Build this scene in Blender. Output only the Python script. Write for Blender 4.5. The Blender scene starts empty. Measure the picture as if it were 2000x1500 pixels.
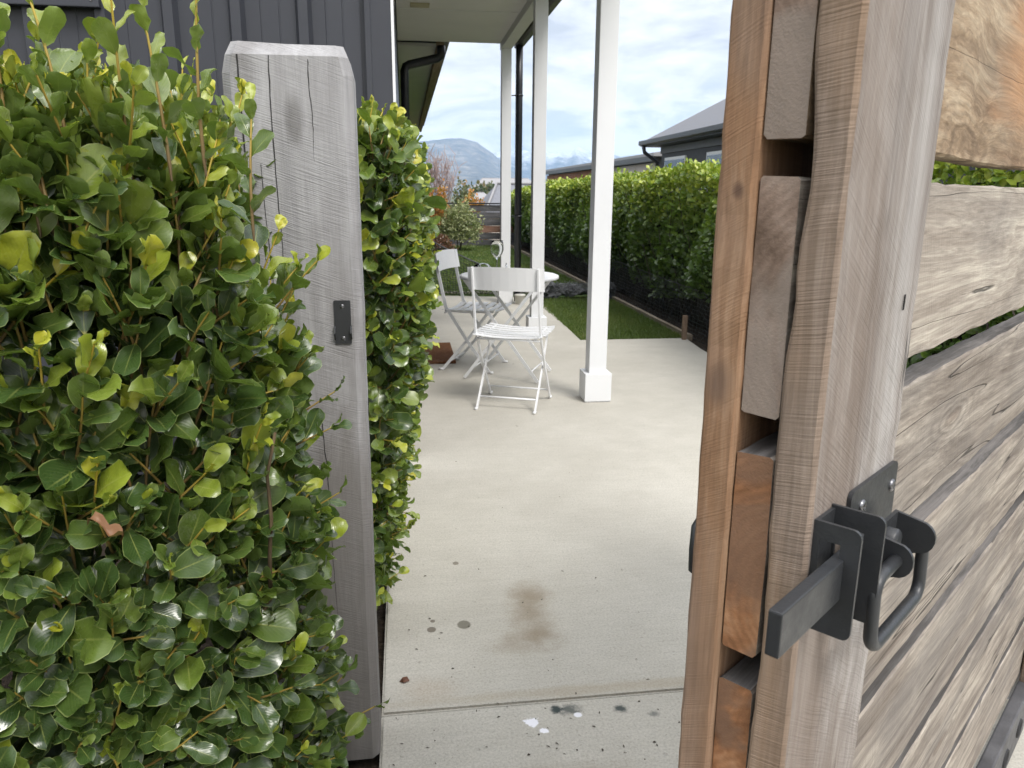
import bpy, bmesh, math, random
import numpy as np
from mathutils import Matrix, Vector

SC = bpy.context.scene
COL = SC.collection
rad = math.radians

# ---------------------------------------------------------------- camera
CAMX = np.array([[0.99058, 0.02640, -0.13430], [-0.13670, 0.24060, -0.96100], [0.00700, 0.97030, 0.24190]])
CAMX[0] /= np.linalg.norm(CAMX[0])
CAMX[1] -= CAMX[0]*CAMX[0].dot(CAMX[1]); CAMX[1] /= np.linalg.norm(CAMX[1])
CAMX[2] = np.cross(CAMX[0], CAMX[1])
CAMP = np.array([0.0, 0.0, 1.25])
cam = bpy.data.cameras.new('camera')
cam.sensor_width = 36.0
cam.lens = 36.0*1490/2000
cam.clip_start = 0.02
cam.clip_end = 30000
cam.dof.use_dof = True
cam.dof.focus_distance = 1.05
cam.dof.aperture_fstop = 20
co = bpy.data.objects.new('camera', cam)
m = Matrix([list(CAMX[0])+[0], list(CAMX[1])+[0], list(CAMX[2])+[0], [0, 0, 0, 1]])
co.matrix_world = Matrix.Translation(Vector(CAMP)) @ m
COL.objects.link(co)
SC.camera = co

def proj(P):
    c = (np.asarray(P)-CAMP) @ CAMX
    return 1000+1490*c[..., 0]/-c[..., 2], 750-1490*c[..., 1]/-c[..., 2], -c[..., 2]

# ---------------------------------------------------------------- light
SUN_EL, SUN_AZ = rad(50), rad(150)     # azimuth from +Y towards +X: behind the camera, to the right
sun = bpy.data.lights.new('sun', 'SUN')
sun.energy = 1.5
sun.angle = rad(22)
sun.color = (1.0, 0.955, 0.90)
so = bpy.data.objects.new('sun', sun)
sd = Vector((math.sin(SUN_AZ)*math.cos(SUN_EL), math.cos(SUN_AZ)*math.cos(SUN_EL), math.sin(SUN_EL)))
so.rotation_euler = sd.to_track_quat('Z', 'Y').to_euler()
COL.objects.link(so)

class NT:
    """tiny node-tree helper"""
    def __init__(self, tree):
        self.t = tree; self.n = tree.nodes; self.l = tree.links
    def node(self, typ, ins=None, **props):
        nd = self.n.new(typ)
        for k, v in props.items():
            setattr(nd, k, v)
        for k, v in (ins or {}).items():
            s = nd.inputs[k]
            if isinstance(v, bpy.types.NodeSocket):
                self.l.new(v, s)
            else:
                s.default_value = v
        return nd
    def math(self, op, a, b=0.0, c=None, clamp=False):
        ins = {0: a, 1: b}
        if c is not None: ins[2] = c
        return self.node('ShaderNodeMath', ins, operation=op, use_clamp=clamp).outputs[0]
    def vmul(self, v, s):
        return self.node('ShaderNodeVectorMath', {0: v, 1: s}, operation='MULTIPLY').outputs[0]
    def vadd(self, v, s):
        return self.node('ShaderNodeVectorMath', {0: v, 1: s}, operation='ADD').outputs[0]
    def noise(self, v, scale=5.0, detail=4.0, rough=0.55, dist=0.0, out=0):
        return self.node('ShaderNodeTexNoise', {'Vector': v, 'Scale': scale, 'Detail': detail, 'Roughness': rough, 'Distortion': dist}).outputs[out]
    def ramp(self, f, stops, interp='LINEAR'):
        nd = self.node('ShaderNodeValToRGB', {0: f})
        cr = nd.color_ramp; cr.interpolation = interp
        while len(cr.elements) < len(stops): cr.elements.new(0.5)
        for e, (p, c) in zip(cr.elements, stops):
            e.position = p
            e.color = (c, c, c, 1) if isinstance(c, (int, float)) else (*c, 1)
        return nd.outputs[0]
    def mix(self, f, a, b, typ='MIX'):
        nd = self.node('ShaderNodeMix', data_type='RGBA', blend_type=typ)
        for s, v in ((nd.inputs[0], f), (nd.inputs[6], a), (nd.inputs[7], b)):
            if isinstance(v, bpy.types.NodeSocket): self.l.new(v, s)
            elif isinstance(v, (int, float)): s.default_value = v if s.type == 'VALUE' else (v, v, v, 1)
            else: s.default_value = (*v, 1)
        return nd.outputs[2]
    def sep(self, v):
        o = self.node('ShaderNodeSeparateXYZ', {0: v}).outputs
        return o[0], o[1], o[2]
    def comb(self, x, y, z):
        return self.node('ShaderNodeCombineXYZ', {0: x, 1: y, 2: z}).outputs[0]
    def mapr(self, f, a, b, c=0.0, d=1.0, smooth=False):
        return self.node('ShaderNodeMapRange', {0: f, 1: a, 2: b, 3: c, 4: d}, interpolation_type='SMOOTHSTEP' if smooth else 'LINEAR').outputs[0]

# world: Nishita sky behind a broken overcast
W = bpy.data.worlds.new('World'); SC.world = W; W.use_nodes = True
wt = NT(W.node_tree); wt.n.clear()
sky = wt.node('ShaderNodeTexSky', sky_type='NISHITA', sun_disc=False)
sky.sun_elevation = SUN_EL; sky.sun_rotation = SUN_AZ
sky.air_density = 1.0; sky.dust_density = 1.5
gen = wt.node('ShaderNodeTexCoord').outputs['Generated']
gx, gy, gz = wt.sep(gen)
zz = wt.math('ADD', wt.math('MAXIMUM', gz, 0.0), 0.16)
flat = wt.comb(wt.math('DIVIDE', gx, zz), wt.math('DIVIDE', gy, zz), 0.0)
c1 = wt.noise(wt.vadd(flat, (3.1, 7.7, 0.0)), 1.9, 7, 0.56, 0.5)
c2 = wt.noise(wt.vadd(flat, (11.3, 1.7, 4.0)), 4.2, 6, 0.6, 0.3)
cl = wt.math('ADD', wt.math('MULTIPLY', c1, 0.65), wt.math('MULTIPLY', c2, 0.35))
# grey-blue undersides and brighter breaks
cc = wt.ramp(cl, [(0.41, (3.25, 3.4, 3.7)), (0.47, (4.15, 4.3, 4.55)), (0.53, (5.0, 5.1, 5.3)), (0.61, (6.1, 6.1, 6.15))])
# lower cumulus band over the ranges
v3 = wt.vmul(gen, (9.0, 9.0, 26.0))
c3 = wt.noise(wt.vadd(v3, (2.3, 4.1, 0.7)), 1.0, 6, 0.6, 0.6)
low = wt.ramp(c3, [(0.38, (4.7, 5.1, 5.8)), (0.47, (7.1, 7.15, 7.2)), (0.56, (9.0, 8.8, 8.5))])
lowf = wt.math('MULTIPLY', wt.mapr(gz, 0.05, 0.19, 1.0, 0.0, True), 0.85)
cc = wt.mix(lowf, cc, low)
# thin places let the blue through a little
thin = wt.ramp(cl, [(0.62, 0.0), (0.74, 0.12)])
cc = wt.mix(thin, cc, sky.outputs[0])
gnd = wt.mapr(gz, -0.02, -0.10, 0.0, 1.0, True)
cc = wt.mix(gnd, cc, (3.0, 3.0, 2.9))
lum = wt.math('DIVIDE', wt.math('ADD', 1.0, wt.math('MULTIPLY', wt.math('MAXIMUM', gz, 0.0), 2.4)), 1.24)   # overcast: brighter towards the zenith
cc = wt.mix(1.0, cc, wt.comb(wt.math('MULTIPLY', lum, 0.965), wt.math('MULTIPLY', lum, 0.95), wt.math('MULTIPLY', lum, 0.945)), 'MULTIPLY')
bg = wt.node('ShaderNodeBackground', {'Color': cc, 'Strength': 0.1})
wo = wt.node('ShaderNodeOutputWorld', {'Surface': bg.outputs[0]})

SC.view_settings.view_transform = 'Standard'
SC.view_settings.look = 'None'
SC.view_settings.exposure = 1.0
SC.view_settings.gamma = 1.0
SC.view_settings.use_curve_mapping = False
SC.render.engine = 'CYCLES'
cy = SC.cycles
cy.use_denoising = True
cy.denoiser = 'OPENIMAGEDENOISE'
cy.denoising_input_passes = 'RGB_ALBEDO_NORMAL'
cy.max_bounces = 8; cy.diffuse_bounces = 4; cy.glossy_bounces = 3; cy.transmission_bounces = 8
cy.transparent_max_bounces = 24; cy.volume_bounces = 1
cy.use_adaptive_sampling = True; cy.adaptive_threshold = 0.012
cy.sample_clamp_indirect = 6
cy.caustics_reflective = False; cy.caustics_refractive = False

# ---------------------------------------------------------------- object helpers
def link(name, me, mats=(), parent=None):
    o = bpy.data.objects.new(name, me)
    for mt in (mats if isinstance(mats, (list, tuple)) else [mats]):
        if me is not None and mt is not None: me.materials.append(mt)
    COL.objects.link(o)
    if parent is not None: o.parent = parent
    return o

def tag(o, label=None, cat=None, group=None, kind=None):
    if label: o['label'] = label
    if cat: o['category'] = cat
    if group: o['group'] = group
    if kind: o['kind'] = kind
    return o

def empty(name, loc=(0, 0, 0), rotz=0.0):
    o = bpy.data.objects.new(name, None)
    o.empty_display_size = 0.1
    o.location = loc; o.rotation_euler = (0, 0, rotz)
    COL.objects.link(o)
    return o

def copy_tree(o, parent=None):
    c = o.copy(); COL.objects.link(c)
    if parent is not None: c.parent = parent
    for ch in list(o.children): copy_tree(ch, c)
    return c

class MB:
    def __init__(self):
        self.v = []; self.f = []; self.mi = []; self.sm = []
    def add(self, vs, fs, mi=0, smooth=False):
        b = len(self.v)
        self.v += [tuple(map(float, p)) for p in vs]
        for k, f in enumerate(fs):
            self.f.append([b+i for i in f])
            self.mi.append(mi[k] if isinstance(mi, (list, tuple)) else mi)
            self.sm.append(smooth)
        return self
    def box(self, x0, x1, y0, y1, z0, z1, mi=0):
        vs = [(x0, y0, z0), (x1, y0, z0), (x1, y1, z0), (x0, y1, z0), (x0, y0, z1), (x1, y0, z1), (x1, y1, z1), (x0, y1, z1)]
        return self.add(vs, [(0, 3, 2, 1), (4, 5, 6, 7), (0, 1, 5, 4), (1, 2, 6, 5), (2, 3, 7, 6), (3, 0, 4, 7)], mi)
    def cbox(self, x0, x1, y0, y1, z0, z1, c=0.003, mi=0):
        """box with chamfered edges"""
        bm = bmesh.new()
        bmesh.ops.create_cube(bm, size=1.0)
        for v in bm.verts:
            v.co = Vector(((x0+x1)/2+v.co.x*(x1-x0), (y0+y1)/2+v.co.y*(y1-y0), (z0+z1)/2+v.co.z*(z1-z0)))
        bmesh.ops.bevel(bm, geom=bm.edges[:], offset=c, segments=2, affect='EDGES', profile=0.6)
        bm.verts.index_update()
        self.add([v.co[:] for v in bm.verts], [[v.index for v in f.verts] for f in bm.faces], mi)
        bm.free(); return self
    def tube(self, pts, r, seg=8, mi=0, caps=True, closed=False):
        pts = [Vector(p) for p in pts]
        n = len(pts)
        rs = r if isinstance(r, (list, tuple)) else [r]*n
        vs = []; fs = []
        up = None
        for i, p in enumerate(pts):
            if closed: t = (pts[(i+1) % n]-pts[i-1])
            else: t = pts[min(i+1, n-1)]-pts[max(i-1, 0)]
            t.normalize()
            if up is None:
                up = Vector((0, 0, 1)) if abs(t.z) < 0.9 else Vector((1, 0, 0))
            up = (up-t*up.dot(t)).normalized()
            s = t.cross(up)
            for k in range(seg):
                a = 2*math.pi*k/seg
                vs.append(p+(s*math.cos(a)+up*math.sin(a))*rs[i])
        m_ = n if closed else n-1
        for i in range(m_):
            for k in range(seg):
                a = i*seg+k; b = i*seg+(k+1) % seg; j = (i+1) % n
                fs.append((a, b, j*seg+(k+1) % seg, j*seg+k))
        if caps and not closed:
            fs.append(tuple(range(seg))[::-1]); fs.append(tuple((n-1)*seg+k for k in range(seg)))
        return self.add(vs, fs, mi, True)
    def lathe(self, prof, seg=24, c=(0, 0, 0), mi=0, axis='z', smooth=True):
        vs = []; fs = []
        for (r, z) in prof:
            for k in range(seg):
                a = 2*math.pi*k/seg
                p = (r*math.cos(a), r*math.sin(a), z)
                if axis == 'y': p = (p[0], p[2], p[1])
                if axis == 'x': p = (p[2], p[0], p[1])
                vs.append((p[0]+c[0], p[1]+c[1], p[2]+c[2]))
        for i in range(len(prof)-1):
            for k in range(seg):
                fs.append((i*seg+k, i*seg+(k+1) % seg, (i+1)*seg+(k+1) % seg, (i+1)*seg+k))
        return self.add(vs, fs, mi, smooth)
    def prism(self, poly, h0, h1, axis='z', mi=0):
        n = len(poly)
        def P(a, b, h):
            return {'z': (a, b, h), 'y': (a, h, b), 'x': (h, a, b)}[axis]
        vs = [P(a, b, h0) for a, b in poly]+[P(a, b, h1) for a, b in poly]
        fs = [tuple(range(n))[::-1], tuple(n+i for i in range(n))]
        for i in range(n):
            j = (i+1) % n
            fs.append((i, j, n+j, n+i))
        return self.add(vs, fs, mi)
    def mesh(self, name):
        me = bpy.data.meshes.new(name)
        me.from_pydata(self.v, [], self.f)
        me.polygons.foreach_set('material_index', self.mi)
        me.polygons.foreach_set('use_smooth', self.sm)
        me.update()
        bm = bmesh.new(); bm.from_mesh(me)
        bmesh.ops.recalc_face_normals(bm, faces=bm.faces[:])
        bm.to_mesh(me); bm.free()
        return me
    def build(self, name, mats, parent=None):
        return link(name, self.mesh(name), mats, parent)

def plank(axis, L, w, t, rng, jit=0.0008, st=0.05, r=0.003, warp=0.0, edit=None):
    """rough board: long axis, cross-section w x t, with uneven edges. Origin at its centre.
    material slots: 0 faces, 1 ends"""
    n = max(2, int(L/st))
    sec = [(-w/2+r, -t/2), (0, -t/2), (w/2-r, -t/2), (w/2, -t/2+r), (w/2, t/2-r), (w/2-r, t/2), (0, t/2), (-w/2+r, t/2), (-w/2, t/2-r), (-w/2, -t/2+r)]
    k = len(sec)
    vs = []; fs = []; mi = []
    wob = [rng.gauss(0, 1) for _ in range(k*(n+1))]
    ph = rng.uniform(0, 6)
    for i in range(n+1):
        s = -L/2+L*i/n
        for j, (a, b) in enumerate(sec):
            g_ = wob[i*k+j]*jit
            a2 = a+g_*(1 if a >= 0 else -1)+warp*math.sin(ph+s*5)
            b2 = b+wob[i*k+(j+3) % k]*jit*0.6
            if edit: a2, b2 = edit(s, a2, b2)
            p = {'x': (s, b2, a2), 'z': (a2, b2, s), 'y': (a2, s, b2)}[axis]
            vs.append(p)
    for i in range(n):
        for j in range(k):
            j2 = (j+1) % k
            fs.append((i*k+j, i*k+j2, (i+1)*k+j2, (i+1)*k+j)); mi.append(0)
    fs.append(tuple(range(k))[::-1]); mi.append(1)
    fs.append(tuple(n*k+j for j in range(k))); mi.append(1)
    mb = MB(); mb.add(vs, fs, mi)
    return mb

# ---------------------------------------------------------------- materials
def mat(name, rough=0.6, metal=0.0, spec=0.5):
    m_ = bpy.data.materials.new(name); m_.use_nodes = True
    t = NT(m_.node_tree)
    b = m_.node_tree.nodes['Principled BSDF']
    b.inputs['Roughness'].default_value = rough
    b.inputs['Metallic'].default_value = metal
    b.inputs['Specular IOR Level'].default_value = spec
    return m_, t, b

def setc(t, b, name, v):
    s = b.inputs[name]
    if isinstance(v, bpy.types.NodeSocket): t.l.new(v, s)
    elif isinstance(v, (tuple, list)): s.default_value = (*v, 1) if len(v) == 3 else v
    else: s.default_value = v

def objcoord(t, rnd=True):
    v = t.node('ShaderNodeTexCoord').outputs['Object']
    if rnd:
        r = t.node('ShaderNodeObjectInfo').outputs['Random']
        v = t.vadd(v, t.comb(t.math('MULTIPLY', r, 7.3), t.math('MULTIPLY', r, 3.1), t.math('MULTIPLY', r, 5.7)))
    return v

def bump(t, b, h, strength=0.4, dist=0.002):
    nd = t.node('ShaderNodeBump', {'Height': h, 'Strength': strength, 'Distance': dist})
    t.l.new(nd.outputs[0], b.inputs['Normal'])

def plain(name, col, rough=0.5, metal=0.0, var=0.06, scale=8.0, bmp=0.0, spec=0.5):
    m_, t, b = mat(name, rough, metal, spec)
    v = objcoord(t)
    n = t.noise(v, scale, 5, 0.6)
    c = t.mix(t.ramp(n, [(0.3, 0.0), (0.7, 1.0)]), tuple(x*(1-var) for x in col), tuple(min(1, x*(1+var)) for x in col))
    setc(t, b, 'Base Color', c)
    rr = t.mapr(t.noise(v, scale*2.7, 4, 0.6), 0.3, 0.7, max(0.05, rough-0.08), min(1, rough+0.08))
    setc(t, b, 'Roughness', rr)
    if bmp: bump(t, b, t.noise(v, scale*12, 4, 0.6), bmp, 0.001)
    return m_

def wood(name, cols, axis, grain=90.0, swirl=1.0, blotch=None, blotch_amt=0.5, saw=None, crack=0.0, knots=0.0, bmp=0.5, rough=0.8, rnd=True, patch=None, fine_amt=0.30, saw_amt=0.26):
    """cols: dark, mid, light. axis = grain axis. saw=(dirx,diry,dirz,freq,strength)"""
    m_, t, b = mat(name, rough, 0.0, 0.25)
    v = objcoord(t, rnd)
    sq = {'x': (0.045, 1, 1), 'y': (1, 0.045, 1), 'z': (1, 1, 0.045)}[axis]
    sq2 = {'x': (0.28, 1, 1), 'y': (1, 0.28, 1), 'z': (1, 1, 0.28)}[axis]
    # broad flow that bends the grain round knots
    warp = t.noise(t.vmul(v, sq2), 7.0*max(swirl, .2), 3, 0.5, 0.8, out=1)
    wv = t.vadd(t.vmul(v, sq), t.vmul(t.vadd(warp, (-0.5, -0.5, -0.5)), (0.05*swirl,)*3))
    g1 = t.noise(wv, grain, 6, 0.62)
    g2 = t.noise(wv, grain*3.3, 5, 0.7)
    g3 = t.noise(t.vmul(v, sq2), 16.0, 4, 0.6, 0.6)
    f = t.math('ADD', t.math('MULTIPLY', g1, 0.5), t.math('ADD', t.math('MULTIPLY', g2, 0.25), t.math('MULTIPLY', g3, 0.25)))
    c = t.ramp(f, [(0.38, cols[0]), (0.5, cols[1]), (0.60, cols[2])])
    if blotch:
        bn = t.ramp(t.noise(t.vmul(v, sq2), 9.0, 4, 0.55, 0.8), [(0.45, 0.0), (0.68, blotch_amt)])
        c = t.mix(bn, c, blotch)
    if patch:   # one stain or tone with a place of its own: (centre, size, colour, amount)
        pc = t.node('ShaderNodeTexCoord').outputs['Object']
        for (ctr, size, colr, amt) in patch:
            q = t.vmul(t.vadd(pc, tuple(-x for x in ctr)), tuple(1/x for x in size))
            d_ = t.node('ShaderNodeVectorMath', {0: q}, operation='LENGTH').outputs['Value']
            d_ = t.math('ADD', d_, t.math('MULTIPLY', t.math('SUBTRACT', g3, 0.5), 1.6))
            c = t.mix(t.mapr(d_, 0.35, 1.25, amt, 0.0, True), c, colr)
    h = t.math('ADD', t.math('MULTIPLY', g1, 0.6), t.math('MULTIPLY', g2, 0.4))
    fine = t.noise(wv, grain*9, 3, 0.7)
    c = t.mix(t.mapr(fine, 0.35, 0.65, fine_amt, 0.0), c, (0.03, 0.025, 0.02))
    if saw:
        sx, sy, sz, fr, st = saw
        d = t.node('ShaderNodeVectorMath', {0: t.vadd(v, t.vmul(warp, (0.010,)*3)), 1: (sx, sy, sz)}, operation='DOT_PRODUCT').outputs['Value']
        side = t.node('ShaderNodeVectorMath', {0: v, 1: (sz, 0.8, -sx)}, operation='DOT_PRODUCT').outputs['Value']
        s = t.noise(t.comb(t.math('MULTIPLY', d, fr/2.6), t.math('MULTIPLY', side, 14.0), 0.0), 1.0, 2, 0.5)
        s = t.math('MULTIPLY', t.math('SUBTRACT', s, 0.5), 4.0)
        amt = t.ramp(t.noise(v, 11.0, 3, 0.5), [(0.35, 0.15), (0.6, 1.0)])
        s = t.math('MULTIPLY', t.math('MULTIPLY', s, amt), st)
        h = t.math('ADD', h, s)
        c = t.mix(t.mapr(s, -st, 0.0, saw_amt, 0.0), c, tuple(x*0.45 for x in cols[0]))
    if crack:
        cv = t.vmul(v, {'x': (0.035, 1, 1), 'y': (1, 0.035, 1), 'z': (1, 1, 0.035)}[axis])
        cn = t.noise(cv, 26.0, 2, 0.4, 0.0)
        cr = t.math('ABSOLUTE', t.math('SUBTRACT', cn, 0.5))
        cm = t.mapr(cr, 0.0, 0.006, crack, 0.0, True)
        gate_ = t.ramp(t.noise(t.vmul(v, sq), 20, 2, 0.5), [(0.45, 0.0), (0.52, 1.0)])
        cm = t.math('MULTIPLY', cm, gate_)
        c = t.mix(cm, c, (0.02, 0.018, 0.016))
        h = t.math('SUBTRACT', h, t.math('MULTIPLY', cm, 1.5))
    if knots:
        vo = t.node('ShaderNodeTexVoronoi', {'Vector': t.vadd(t.vmul(v, sq2), t.vmul(warp, (0.03,)*3)), 'Scale': 7.0}).outputs[0]
        rings = t.math('SINE', t.math('MULTIPLY', vo, 110.0))
        near = t.mapr(vo, 0.06, 0.34, knots, 0.0, True)
        c = t.mix(t.math('MULTIPLY', near, t.mapr(rings, -0.3, 1.0, 0.0, 0.75)), c, tuple(x*0.5 for x in cols[0]))
        c = t.mix(t.mapr(vo, 0.02, 0.10, knots*0.9, 0.0, True), c, (0.10, 0.055, 0.03))
        h = t.math('ADD', h, t.math('MULTIPLY', near, t.math('MULTIPLY', rings, 0.25)))
    setc(t, b, 'Base Color', c)
    bump(t, b, h, bmp, 0.004)
    return m_

def endgrain(name, cols, axis='x', grey=None):
    m_, t, b = mat(name, 0.85, 0.0, 0.2)
    v = objcoord(t, True)
    raw = t.node('ShaderNodeTexCoord').outputs['Object']
    r = t.node('ShaderNodeObjectInfo').outputs['Random']
    # growth rings: circles round a pith outside the board
    px_, py_, pz_ = t.sep(raw)
    a_ = t.math('ADD', py_, t.math('ADD', 0.02, t.math('MULTIPLY', r, 0.05)))
    b_ = t.math('ADD', pz_, t.math('MULTIPLY', t.math('SUBTRACT', r, 0.5), 0.22))
    wn = t.noise(v, 22.0, 4, 0.6)
    dd = t.math('SQRT', t.math('ADD', t.math('MULTIPLY', a_, a_), t.math('MULTIPLY', b_, b_)))
    dd = t.math('ADD', dd, t.math('MULTIPLY', wn, 0.020))
    ring = t.math('SINE', t.math('MULTIPLY', dd, 900.0))
    n = t.noise(v, 16.0, 6, 0.65, 0.4)
    c = t.ramp(n, [(0.32, cols[0]), (0.5, cols[1]), (0.66, cols[2])])
    c = t.mix(t.mapr(ring, -1, 1, 0.2, 0.0), c, tuple(x*0.45 for x in cols[0]))
    big = t.ramp(t.noise(v, 7.5, 3, 0.5, 1.2), [(0.42, 0.0), (0.5, 1.0)])
    if grey: c = t.mix(t.math('MULTIPLY', big, 0.75), c, grey)
    setc(t, b, 'Base Color', c)
    bump(t, b, t.math('ADD', t.noise(v, 500.0, 3, 0.6), t.math('MULTIPLY', ring, 0.06)), 0.4, 0.0015)
    return m_

M = {}
M['white'] = plain('white_paint', (0.78, 0.79, 0.80), 0.42, var=0.025, scale=3)
M['porch_white'] = plain('porch_paint', (0.74, 0.755, 0.77), 0.5, var=0.03, scale=2)
M['soffit'] = plain('soffit_board', (0.80, 0.79, 0.74), 0.8, var=0.04, scale=1.5)
M['beam'] = plain('beam_paint', (0.78, 0.78, 0.74), 0.6, var=0.04, scale=2)
M['black_pvc'] = plain('black_pipe', (0.012, 0.013, 0.017), 0.35, var=0.2, scale=4)
M['gutter'] = plain('dark_gutter', (0.03, 0.03, 0.025), 0.4, var=0.2)
M['charcoal'] = plain('charcoal_steel', (0.040, 0.043, 0.053), 0.42, metal=0.0, var=0.08, scale=3, spec=0.5)
M['black_metal'] = plain('powder_coated_black', (0.026, 0.028, 0.031), 0.42, metal=0.0, var=0.12, scale=30, bmp=0.25, spec=0.55)
M['screw'] = plain('screw_steel', (0.20, 0.20, 0.21), 0.3, metal=0.9, var=0.2, scale=60)
M['bolt_rail'] = plain('weathered_dark_rail', (0.085, 0.085, 0.09), 0.55, metal=0.2, var=0.35, scale=14, bmp=0.4)
M['steel_dark'] = plain('hole_dark', (0.015, 0.015, 0.016), 0.7)
M['fascia'] = wood('fascia_timber', [(0.36, 0.25, 0.17), (0.48, 0.35, 0.25), (0.58, 0.44, 0.33)], 'y', 30, bmp=0.2)
M['ceramic'] = plain('cream_pot', (0.55, 0.54, 0.49), 0.5, var=0.08, scale=20)
M['plastic_net'] = plain('black_netting', (0.045, 0.05, 0.05), 0.5, var=0.2)
M['net_grey'] = plain('grey_netting', (0.10, 0.105, 0.11), 0.5, var=0.3, scale=14)
M['edging'] = wood('edging_timber', [(0.20, 0.16, 0.12), (0.32, 0.27, 0.20), (0.45, 0.39, 0.30)], 'y', 30, bmp=0.3)
M['peg'] = wood('peg_timber', [(0.15, 0.10, 0.07), (0.24, 0.17, 0.12), (0.34, 0.25, 0.18)], 'z', 40, bmp=0.3)
M['fence'] = wood('grey_fence_board', [(0.05, 0.05, 0.054), (0.10, 0.10, 0.106), (0.17, 0.165, 0.17)], 'x', 14, bmp=0.3, crack=0.4)
M['fence_red'] = wood('red_fence_board', [(0.14, 0.07, 0.05), (0.22, 0.12, 0.085), (0.30, 0.18, 0.13)], 'x', 14, bmp=0.3)
M['roof_grey'] = plain('grey_roof', (0.15, 0.155, 0.175), 0.6, var=0.06)
M['roof_light'] = plain('light_roof', (0.27, 0.265, 0.27), 0.6, var=0.08)
M['house_wall'] = plain('dark_house_wall', (0.052, 0.054, 0.062), 0.7, var=0.08)
M['house_trim'] = plain('dark_house_trim', (0.13, 0.13, 0.14), 0.6, var=0.08)
M['glass_dark'] = plain('window_glass', (0.05, 0.07, 0.08), 0.06, var=0.1, spec=0.9)
M['cream_wall'] = plain('pale_house_wall', (0.55, 0.5, 0.45), 0.8)
M['orange_wood'] = plain('orange_timber', (0.30, 0.13, 0.07), 0.8, var=0.3, scale=3)

# gate and post woods
M['stile_face'] = wood('weathered_stile', [(0.155, 0.132, 0.118), (0.262, 0.236, 0.218), (0.38, 0.358, 0.338)], 'z', 38, swirl=1.2,
    blotch=(0.16, 0.125, 0.10), blotch_amt=0.55, saw=(0.55, 0, 0.83, 1500.0, 0.18), crack=0.75, bmp=0.38, rnd=False, fine_amt=0.16, saw_amt=0.2,
    patch=[((0.050, -0.015, 0.35), (0.020, 0.2, 0.60), (0.44, 0.43, 0.42), 0.28),
           ((-0.05, -0.015, 0.1), (0.045, 0.2, 0.9), (0.20, 0.155, 0.125), 0.6), ((0.02, -0.015, -0.45), (0.10, 0.2, 0.45), (0.19, 0.15, 0.12), 0.55)])
M['stile_edge'] = wood('stile_edge_brown', [(0.135, 0.098, 0.073), (0.25, 0.192, 0.15), (0.37, 0.30, 0.245)], 'z', 36, swirl=0.7,
    blotch=(0.30, 0.19, 0.11), blotch_amt=0.5, saw=(0, 0.15, 1.0, 1700.0, 0.22), crack=0.0, bmp=0.38, rnd=False, fine_amt=0.12, saw_amt=0.22)
M['stile_back'] = wood('back_stile_orange', [(0.165, 0.09, 0.05), (0.30, 0.175, 0.10), (0.42, 0.275, 0.175)], 'z', 40, swirl=0.8,
    blotch=(0.26, 0.20, 0.16), blotch_amt=0.6, saw=(0, 0.5, 0.86, 2000.0, 0.14), bmp=0.35, rnd=False, fine_amt=0.2, saw_amt=0.16,
    patch=[((0.0, 0.002, 0.245), (0.5, 0.012, 0.020), (0.15, 0.10, 0.075), 0.7), ((0.0, -0.002, 0.378), (0.5, 0.005, 0.007), (0.10, 0.06, 0.045), 0.75)])
M['board'] = wood('gate_board', [(0.21, 0.172, 0.14), (0.375, 0.33, 0.28), (0.56, 0.51, 0.43)], 'x', 52, swirl=0.8,
    blotch=(0.20, 0.18, 0.165), blotch_amt=0.65, crack=0.8, knots=0.5, saw=(0.97, 0, 0.25, 900.0, 0.08), bmp=0.5, fine_amt=0.3, saw_amt=0.15,
    patch=None)
M['board_dark'] = wood('gate_board_darker', [(0.145, 0.118, 0.098), (0.285, 0.248, 0.21), (0.47, 0.42, 0.355)], 'x', 52, swirl=0.8,
    blotch=(0.17, 0.155, 0.145), blotch_amt=0.65, crack=0.8, knots=0.45, saw=(0.97, 0, 0.25, 900.0, 0.08), bmp=0.5, fine_amt=0.3, saw_amt=0.15)
M['board_orange'] = wood('gate_board_orange', [(0.13, 0.085, 0.052), (0.31, 0.225, 0.145), (0.48, 0.385, 0.27)], 'x', 40, swirl=1.5,
    blotch=(0.22, 0.19, 0.15), blotch_amt=0.5, crack=0.4, knots=0.6, bmp=0.5,
    patch=[((-0.13, 0.0, 0.02), (0.22, 0.2, 0.09), (0.50, 0.26, 0.12), 0.6)])
M['board_end'] = endgrain('board_end_grain', [(0.12, 0.055, 0.026), (0.32, 0.155, 0.075), (0.48, 0.28, 0.16)], grey=(0.19, 0.115, 0.075))
M['board_end_grey'] = endgrain('board_end_grain_grey', [(0.13, 0.09, 0.065), (0.25, 0.18, 0.14), (0.37, 0.285, 0.23)], grey=(0.28, 0.235, 0.20))
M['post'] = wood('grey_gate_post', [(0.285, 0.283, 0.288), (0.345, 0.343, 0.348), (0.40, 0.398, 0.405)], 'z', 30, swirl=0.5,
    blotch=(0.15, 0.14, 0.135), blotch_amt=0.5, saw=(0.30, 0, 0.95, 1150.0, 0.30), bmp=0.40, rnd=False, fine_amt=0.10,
    patch=[((0.0, -0.05, -0.55), (0.6, 0.5, 0.75), (0.19, 0.175, 0.16), 0.7), ((0.01, -0.05, 0.63), (0.018, 0.2, 0.05), (0.13, 0.125, 0.12), 0.6)])  # first patch: brown stained lower half with the hedge's shade put into the colour
M['board_top'] = wood('board_top_edge', [(0.055, 0.05, 0.046), (0.115, 0.108, 0.103), (0.21, 0.195, 0.185)], 'x', 50, swirl=0.6, bmp=0.4)
M['crack'] = plain('split_dark', (0.02, 0.019, 0.018), 0.9)

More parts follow.
